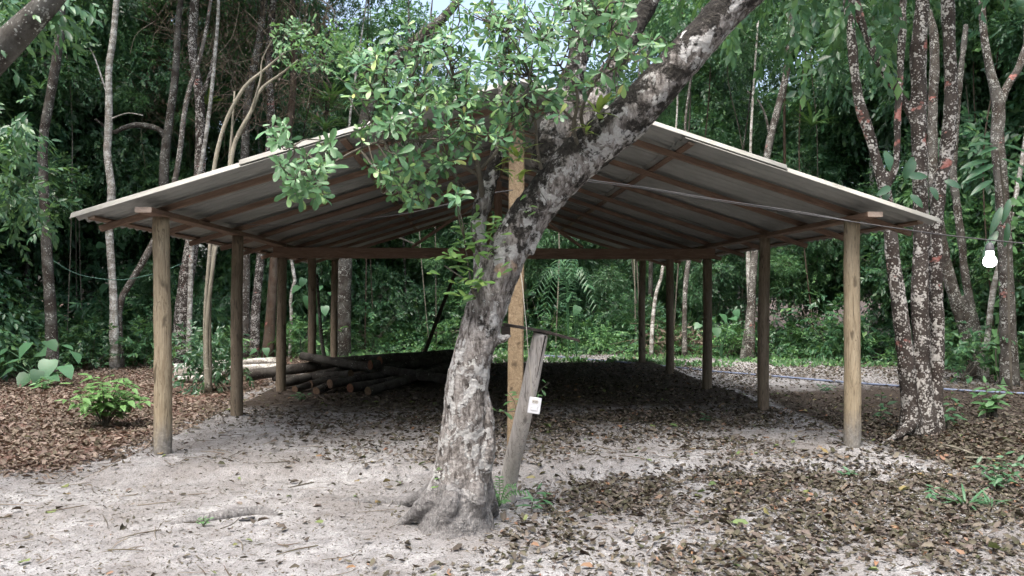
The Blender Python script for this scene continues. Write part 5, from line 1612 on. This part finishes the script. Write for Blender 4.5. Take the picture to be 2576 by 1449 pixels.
# outlet plate hanging on its cord
pc = at(1344.5, 1020, 5.80)
ol = empty('power_outlet', pc, 'white outlet and switch plate hanging on a cord by the leaning post', 'outlet')
ol.rotation_euler = (math.radians(-4), math.radians(9), math.radians(4))
def rbox(w, h, d, rad, mat, name, parent, loc, seg=4):
    pts = []
    for cx, cz, a0 in ((w / 2 - rad, h / 2 - rad, 0), (-w / 2 + rad, h / 2 - rad, PI / 2), (-w / 2 + rad, -h / 2 + rad, PI), (w / 2 - rad, -h / 2 + rad, 1.5 * PI)):
        for t in np.linspace(0, PI / 2, seg):
            pts.append((cx + rad * math.cos(a0 + t), cz + rad * math.sin(a0 + t)))
    pts = np.array(pts)
    n = len(pts)
    layers = [(0, 1.0), (-d * .6, 1.0), (-d, .93)]
    V = np.concatenate([np.column_stack([pts[:, 0] * s, np.full(n, y), pts[:, 1] * s]) for y, s in layers])
    fs = []
    for L_ in range(2):
        for q_ in range(n):
            fs.append((L_ * n + q_, L_ * n + (q_ + 1) % n, (L_ + 1) * n + (q_ + 1) % n, (L_ + 1) * n + q_))
    mb = MB().add(V, np.array(fs))
    mb.f.append(np.array([list(range(n))[::-1], list(range(2 * n, 3 * n))])); mb.m.append(np.zeros(2))
    return link(name, mb.mesh(name, mat, True), parent, loc)
plate = rbox(.094, .124, .012, .006, M['plastic'], 'face_plate', ol, (0, 0, 0))
sock = rbox(.048, .026, .004, .009, M['plastic_grey'], 'socket', ol, (0, -.0122, .030))
for dx, dz in ((-.012, .001), (0, -.002), (.012, .001)):
    v_, f_ = tube([(dx, -.0035, dz), (dx, -.006, dz)], [.0034, .0034], 3, 8)
    link('socket_hole', MB().add(v_, f_).mesh('socket_hole', M['hole']), sock)
fr_ = rbox(.052, .033, .0015, .002, M['plastic_grey'], 'switch_frame', ol, (0, -.0122, -.022))
rbox(.048, .029, .0045, .002, M['plastic'], 'switch_rocker', ol, (0, -.0138, -.022))
P = [at(1291, 512, 6.5), at(1296, 600, 6.4), at(1312, 700, 6.2), at(1319, 770, 6.0), at(1324, 822, 5.80), at(1329, 888, 5.80), at(1335, 954, 5.79), at(1338, 985, 5.79), at(1343, 1000, 5.80)]
tag(link('outlet_cord', MB().add(*tube(P, [.0035] * 9, 60, 6)).mesh('outlet_cord', M['cord'])), 'thin cream cord running down to the hanging outlet', 'cord')

# ------------------------------------------------------------------ cable, bulb, rope, hose
def cable(name, label, cat, pts, r, mat, n=80):
    P = np.array([at(*p) for p in pts])
    base = P[0].copy()
    return tag(link(name, MB().add(*tube(P - base, [r] * len(P), n, 6)).mesh(name, mat), None, base), label, cat)
cable('power_cable', 'dark cable running from the tree right to the bulb', 'cable', [(1460, 455, 6.6), (1600, 472, 6.4), (1800, 505, 6.0), (2000, 535, 5.6), (2200, 566, 5.3), (2400, 594, 5.0), (2576, 612, 4.8), (2700, 622, 4.7)], .0042, M['cable'])
cable('power_cable', 'lighter strand twisted along the cable under the right roof slope', 'cable', [(1460, 450, 6.6), (1600, 468, 6.4), (1800, 501, 6.0), (2000, 531, 5.6), (2140, 556, 5.4)], .0028, M['cable_grey'])
cable('power_cable', 'thin cable strung under the left roof slope to the tree', 'cable', [(560, 560, 9.5), (700, 566, 9.0), (850, 556, 8.4), (1000, 540, 7.6), (1120, 515, 6.9), (1215, 490, 6.1), (1290, 478, 6.1)], .0035, M['cable_grey'])
cable('clothes_line', 'thin green rope sagging between trees behind the front left post', 'rope', [(109, 639, 16.2), (178, 682, 16.2), (238, 699, 16.4), (314, 703, 16.6), (400, 685, 17.0), (460, 662, 17.5)], .007, M['rope'])
bp = at(2490, 655, 4.92)
bu = empty('light_bulb', bp, 'lit white bulb hanging from the cable at right', 'light bulb')
prof = [(0, -.046), (.018, -.043), (.033, -.033), (.040, -.016), (.040, 0), (.033, .018), (.025, .031), (.023, .060)]
a = np.linspace(0, 2 * PI, 20, endpoint=False)
V_ = np.concatenate([np.column_stack([rr * np.cos(a), rr * np.sin(a), np.full(20, zz)]) for rr, zz in prof])
i = np.arange(len(prof) - 1)[:, None] * 20
jj = np.arange(20)[None]
q = np.stack([i + jj, i + (jj + 1) % 20, i + 20 + (jj + 1) % 20, i + 20 + jj], -1).reshape(-1, 4)
link('globe', MB().add(V_, q).mesh('globe', M['bulb']), bu)
v_, f_ = tube([(0, 0, .060), (0, 0, .075), (0, 0, .10), (0, 0, .115)], [.024, .026, .020, .008], 8, 14)
link('lamp_holder', MB().add(v_, f_).mesh('lamp_holder', M['cable_grey']), bu)
v_, f_ = tube([(0, 0, .112), (.002, 0, .13), (0, 0, at(2490, 603, 4.92)[2] - bp[2])], [.004, .004, .004], 6, 6)
link('lead', MB().add(v_, f_).mesh('lead', M['cable']), bu)

HP = [(1060, 868), (1110, 872), (1180, 877), (1290, 888), (1400, 899), (1500, 908), (1560, 913), (1680, 924), (1800, 937), (1950, 949), (2100, 962), (2220, 971), (2330, 979), (2450, 987), (2576, 993), (2700, 996)]
P = np.array([gnd(*p) + [0, 0, .022] for p in HP])
base = P[0].copy()
tag(link('garden_hose', MB().add(*tube(P - base, [.019] * len(P), 160, 8)).mesh('garden_hose', M['hose']), None, base), 'blue hose lying along the ground right and behind the shed', 'hose')
# stump, scrap
sb = gnd(2495, 1052)
V, f = tube(np.array([(0, 0, -.1), (.0, 0, .05), (.008, 0, .16), (.01, 0, .27)]), [.085, .068, .062, .058], 12, 12, .2, 6)
tag(link('tree_stump', MB().add(V, f).mesh('tree_stump', M['bark_dark']), None, sb), 'short dark stump standing in litter at right', 'stump')
sc_ = gnd(621, 1310)
kk = np.linspace(0, 2 * PI, 18, endpoint=False)
prf = np.stack([.062 * np.cos(kk), .030 * np.sin(kk) * (1 + .35 * np.cos(kk))], -1)
V_ = np.concatenate([np.column_stack([prf, .006 + .010 * prf[:, 0] / .06 + np.full(18, z_)]) for z_ in (0, .012)])
q_ = np.arange(18)
mb = MB().add(V_, np.stack([q_, (q_ + 1) % 18, 18 + (q_ + 1) % 18, 18 + q_], -1))
mb.f.append(np.array([list(range(18))[::-1], list(range(18, 36))])); mb.m.append(np.zeros(2))
tag(link('rubber_scrap', mb.mesh('rubber_scrap', M['sole']), None, sc_), 'flat black oval scrap on the sand beside the buried root', 'scrap')

# ------------------------------------------------------------------ leaf litter
def litter_density(x, y):
    u, v = xy2uv(x, y)
    nz = n2(x, y, .9, 90, 4)
    nz2 = n2(x, y, 2.6, 95, 3)
    inside = (np.abs(u) < 3.9) & (v > -.5) & (v < 10)
    front = v <= -.5
    # boundary of the brown litter in front
    bx = np.interp(y, [4.0, 4.8, 5.3, 6.0, 7.0], [-.75, -.55, -.05, .35, .7])
    rightm = smooth(-.35, .5, x - bx + .5 * nz)
    patch = smooth(-.30, .22, nz + .7 * nz2)
    fr = 24 + rightm * (170 + 1130 * patch)
    fr = fr * (1 - .75 * smooth(1.6, 2.8, x + .5 * nz) * smooth(5.3, 4.5, y + .4 * nz2))
    inn = 40 + 420 * smooth(-2.6, .6, u + nz) * patch + (330 + 330 * patch) * smooth(.2, 2.0, v + nz) * smooth(-3.2, -.5, u + nz) + 320 * smooth(1.2, 3.0, v) * patch
    side_r = 520 + 700 * patch
    sand_r = smooth(3.2, 4.6, v) * smooth(8.5, 6.5, v) * smooth(4.2, 5.2, u) * smooth(9.5, 7, u)
    side_r = side_r * (1 - .8 * sand_r)
    rho = np.where(front, fr, np.where(inside, inn, np.where(u > 0, side_r, 8)))
    ed = smooth(.34, .12, np.abs(u - 3.95)) * smooth(-.8, -.4, v)
    rho = rho * (1 - .95 * ed)
    rear = smooth(9.4, 11, v)
    rho = rho * (1 - rear) + rear * (90 + 90 * patch)
    front_r = front & (u > 3.6)
    rho = np.where(front_r & (v > -1.2), np.maximum(rho, 900 * smooth(3.9, 4.4, u)), rho)
    return rho

def scatter(n, xr, yr, dens, dmax, r):
    x = r.uniform(*xr, n)
    y = r.uniform(*yr, n)
    k = r.uniform(0, dmax, n) < dens(x, y)
    infr = np.abs(x) < .72 * y + .6
    k &= infr
    return x[k], y[k]

def litter_mesh(name, x, y, mat, size, r, tilt=.38, pile=.03):
    P = np.stack([x, y, H(x, y) + .004 + pile * r.uniform(0, 1, len(x)) ** 2.2], -1)
    an = r.uniform(0, 2 * PI, len(x))
    D = np.stack([np.cos(an), np.sin(an), r.normal(0, tilt * .5, len(x))], -1)
    N = np.stack([r.normal(0, tilt, len(x)), r.normal(0, tilt, len(x)), np.ones(len(x))], -1)
    S = size * np.clip(r.lognormal(0, .42, len(x)), .35, 2.2)
    mb = MB()
    kind = r.integers(0, len(T_DEAD), len(x))
    for q_, t in enumerate(T_DEAD):
        s_ = kind == q_
        V, f = place(t, P[s_], D[s_], N[s_], S[s_])
        mb.add(V, f)
    return mb.mesh(name, mat)
r = np.random.default_rng(55)
area = 13.5 * 6.6
x1, y1 = scatter(int(area * 1700), (-6.3, 7.2), (3.9, 10.5), lambda a, b: litter_density(a, b) * 1.3, 1700, r)
x2, y2 = scatter(int(24 * 12 * 330), (-12, 12), (10.5, 22.5), lambda a, b: np.minimum(litter_density(a, b) * .5, 330) * (b < edge(a) + 1), 330, r)
def left_d(a, b):
    u, v = xy2uv(a, b)
    return (180 + 670 * smooth(-.35, .1, n2(a, b, 1.3, 66))) * smooth(-3.7, -4.3, u + .3 * n2(a, b, 1.5, 6)) * smooth(-.7, .5, v + .7 * n2(a, b, 1.1, 7)) * (b < edge(a) + 1.5) * np.where(b > 12, .6, 1)
x3, y3 = scatter(int(10 * 15 * 850), (-13, -3.4), (6.6, 21), left_d, 850, r)
tag(link('leaf_litter', litter_mesh('leaf_litter', np.concatenate([x1, x2]), np.concatenate([y1, y2]), M['dead'], .041, r)), 'brown dead leaves strewn over the sand on the right and under the roof', 'leaf litter', kind='stuff')
tag(link('reddish_leaf_litter', litter_mesh('reddish_leaf_litter', x3, y3, M['dead_red'], .050, r)), 'thick reddish-brown leaf litter left of the shed', 'leaf litter', kind='stuff')
xg_, yg_ = scatter(4200, (-6, 7), (4, 13), lambda a, b: .06 + .1 * (a > 0), 1, r)
tag(link('fallen_green_leaves', litter_mesh('fallen_green_leaves', xg_, yg_, M['fresh_fallen'], .06, r)), 'scattered green and yellow freshly fallen leaves on the sand', 'leaf litter', kind='stuff')
# fine crumbs of bark and twig all over the sand
n = 42000
x = r.uniform(-6, 7, n); y = 3.9 + 7.5 * r.uniform(0, 1, n) ** 1.4
P = np.stack([x, y, H(x, y) + .003], -1)
D = np.stack([r.normal(0, 1, n), r.normal(0, 1, n), r.normal(0, .15, n)], -1)
N = r.normal(0, .5, (n, 3)) + [0, 0, 1]
sz = np.stack([r.uniform(.008, .02, n), r.uniform(.012, .045, n) * np.where(r.uniform(0, 1, n) > .96, 2.2, 1), r.uniform(.01, .02, n)], -1)
V, f = place(T_FAR, P, D, N, sz)
tag(link('bark_crumbs', MB().add(V, f).mesh('bark_crumbs', M['dead_dark'])), 'fine crumbs of bark and twig scattered over the sand', 'debris', kind='stuff')

# fallen twigs among the litter
mb = MB()
for k in range(520):
    x0 = r.uniform(-5.5, 6.5); y0 = 4.0 + 9 * r.uniform(0, 1) ** 1.3
    L = r.uniform(.06, .32); an = r.uniform(0, 6.28)
    ts = np.array([-.5, 0, .5])
    xs = x0 + ts * L * math.cos(an) + r.normal(0, .012, 3)
    ys = y0 + ts * L * math.sin(an) + r.normal(0, .012, 3)
    zs = H(xs, ys) + .008 + np.abs(r.normal(0, .006, 3))
    w = r.uniform(.002, .005)
    mb.add(*tube(np.stack([xs, ys, zs], -1), [w, w, w * .6], 5, 3, caps=False))
tag(link('fallen_twigs', mb.mesh('fallen_twigs', M['twig_dry'])), 'thin dry twigs strewn among the fallen leaves', 'debris', kind='stuff')
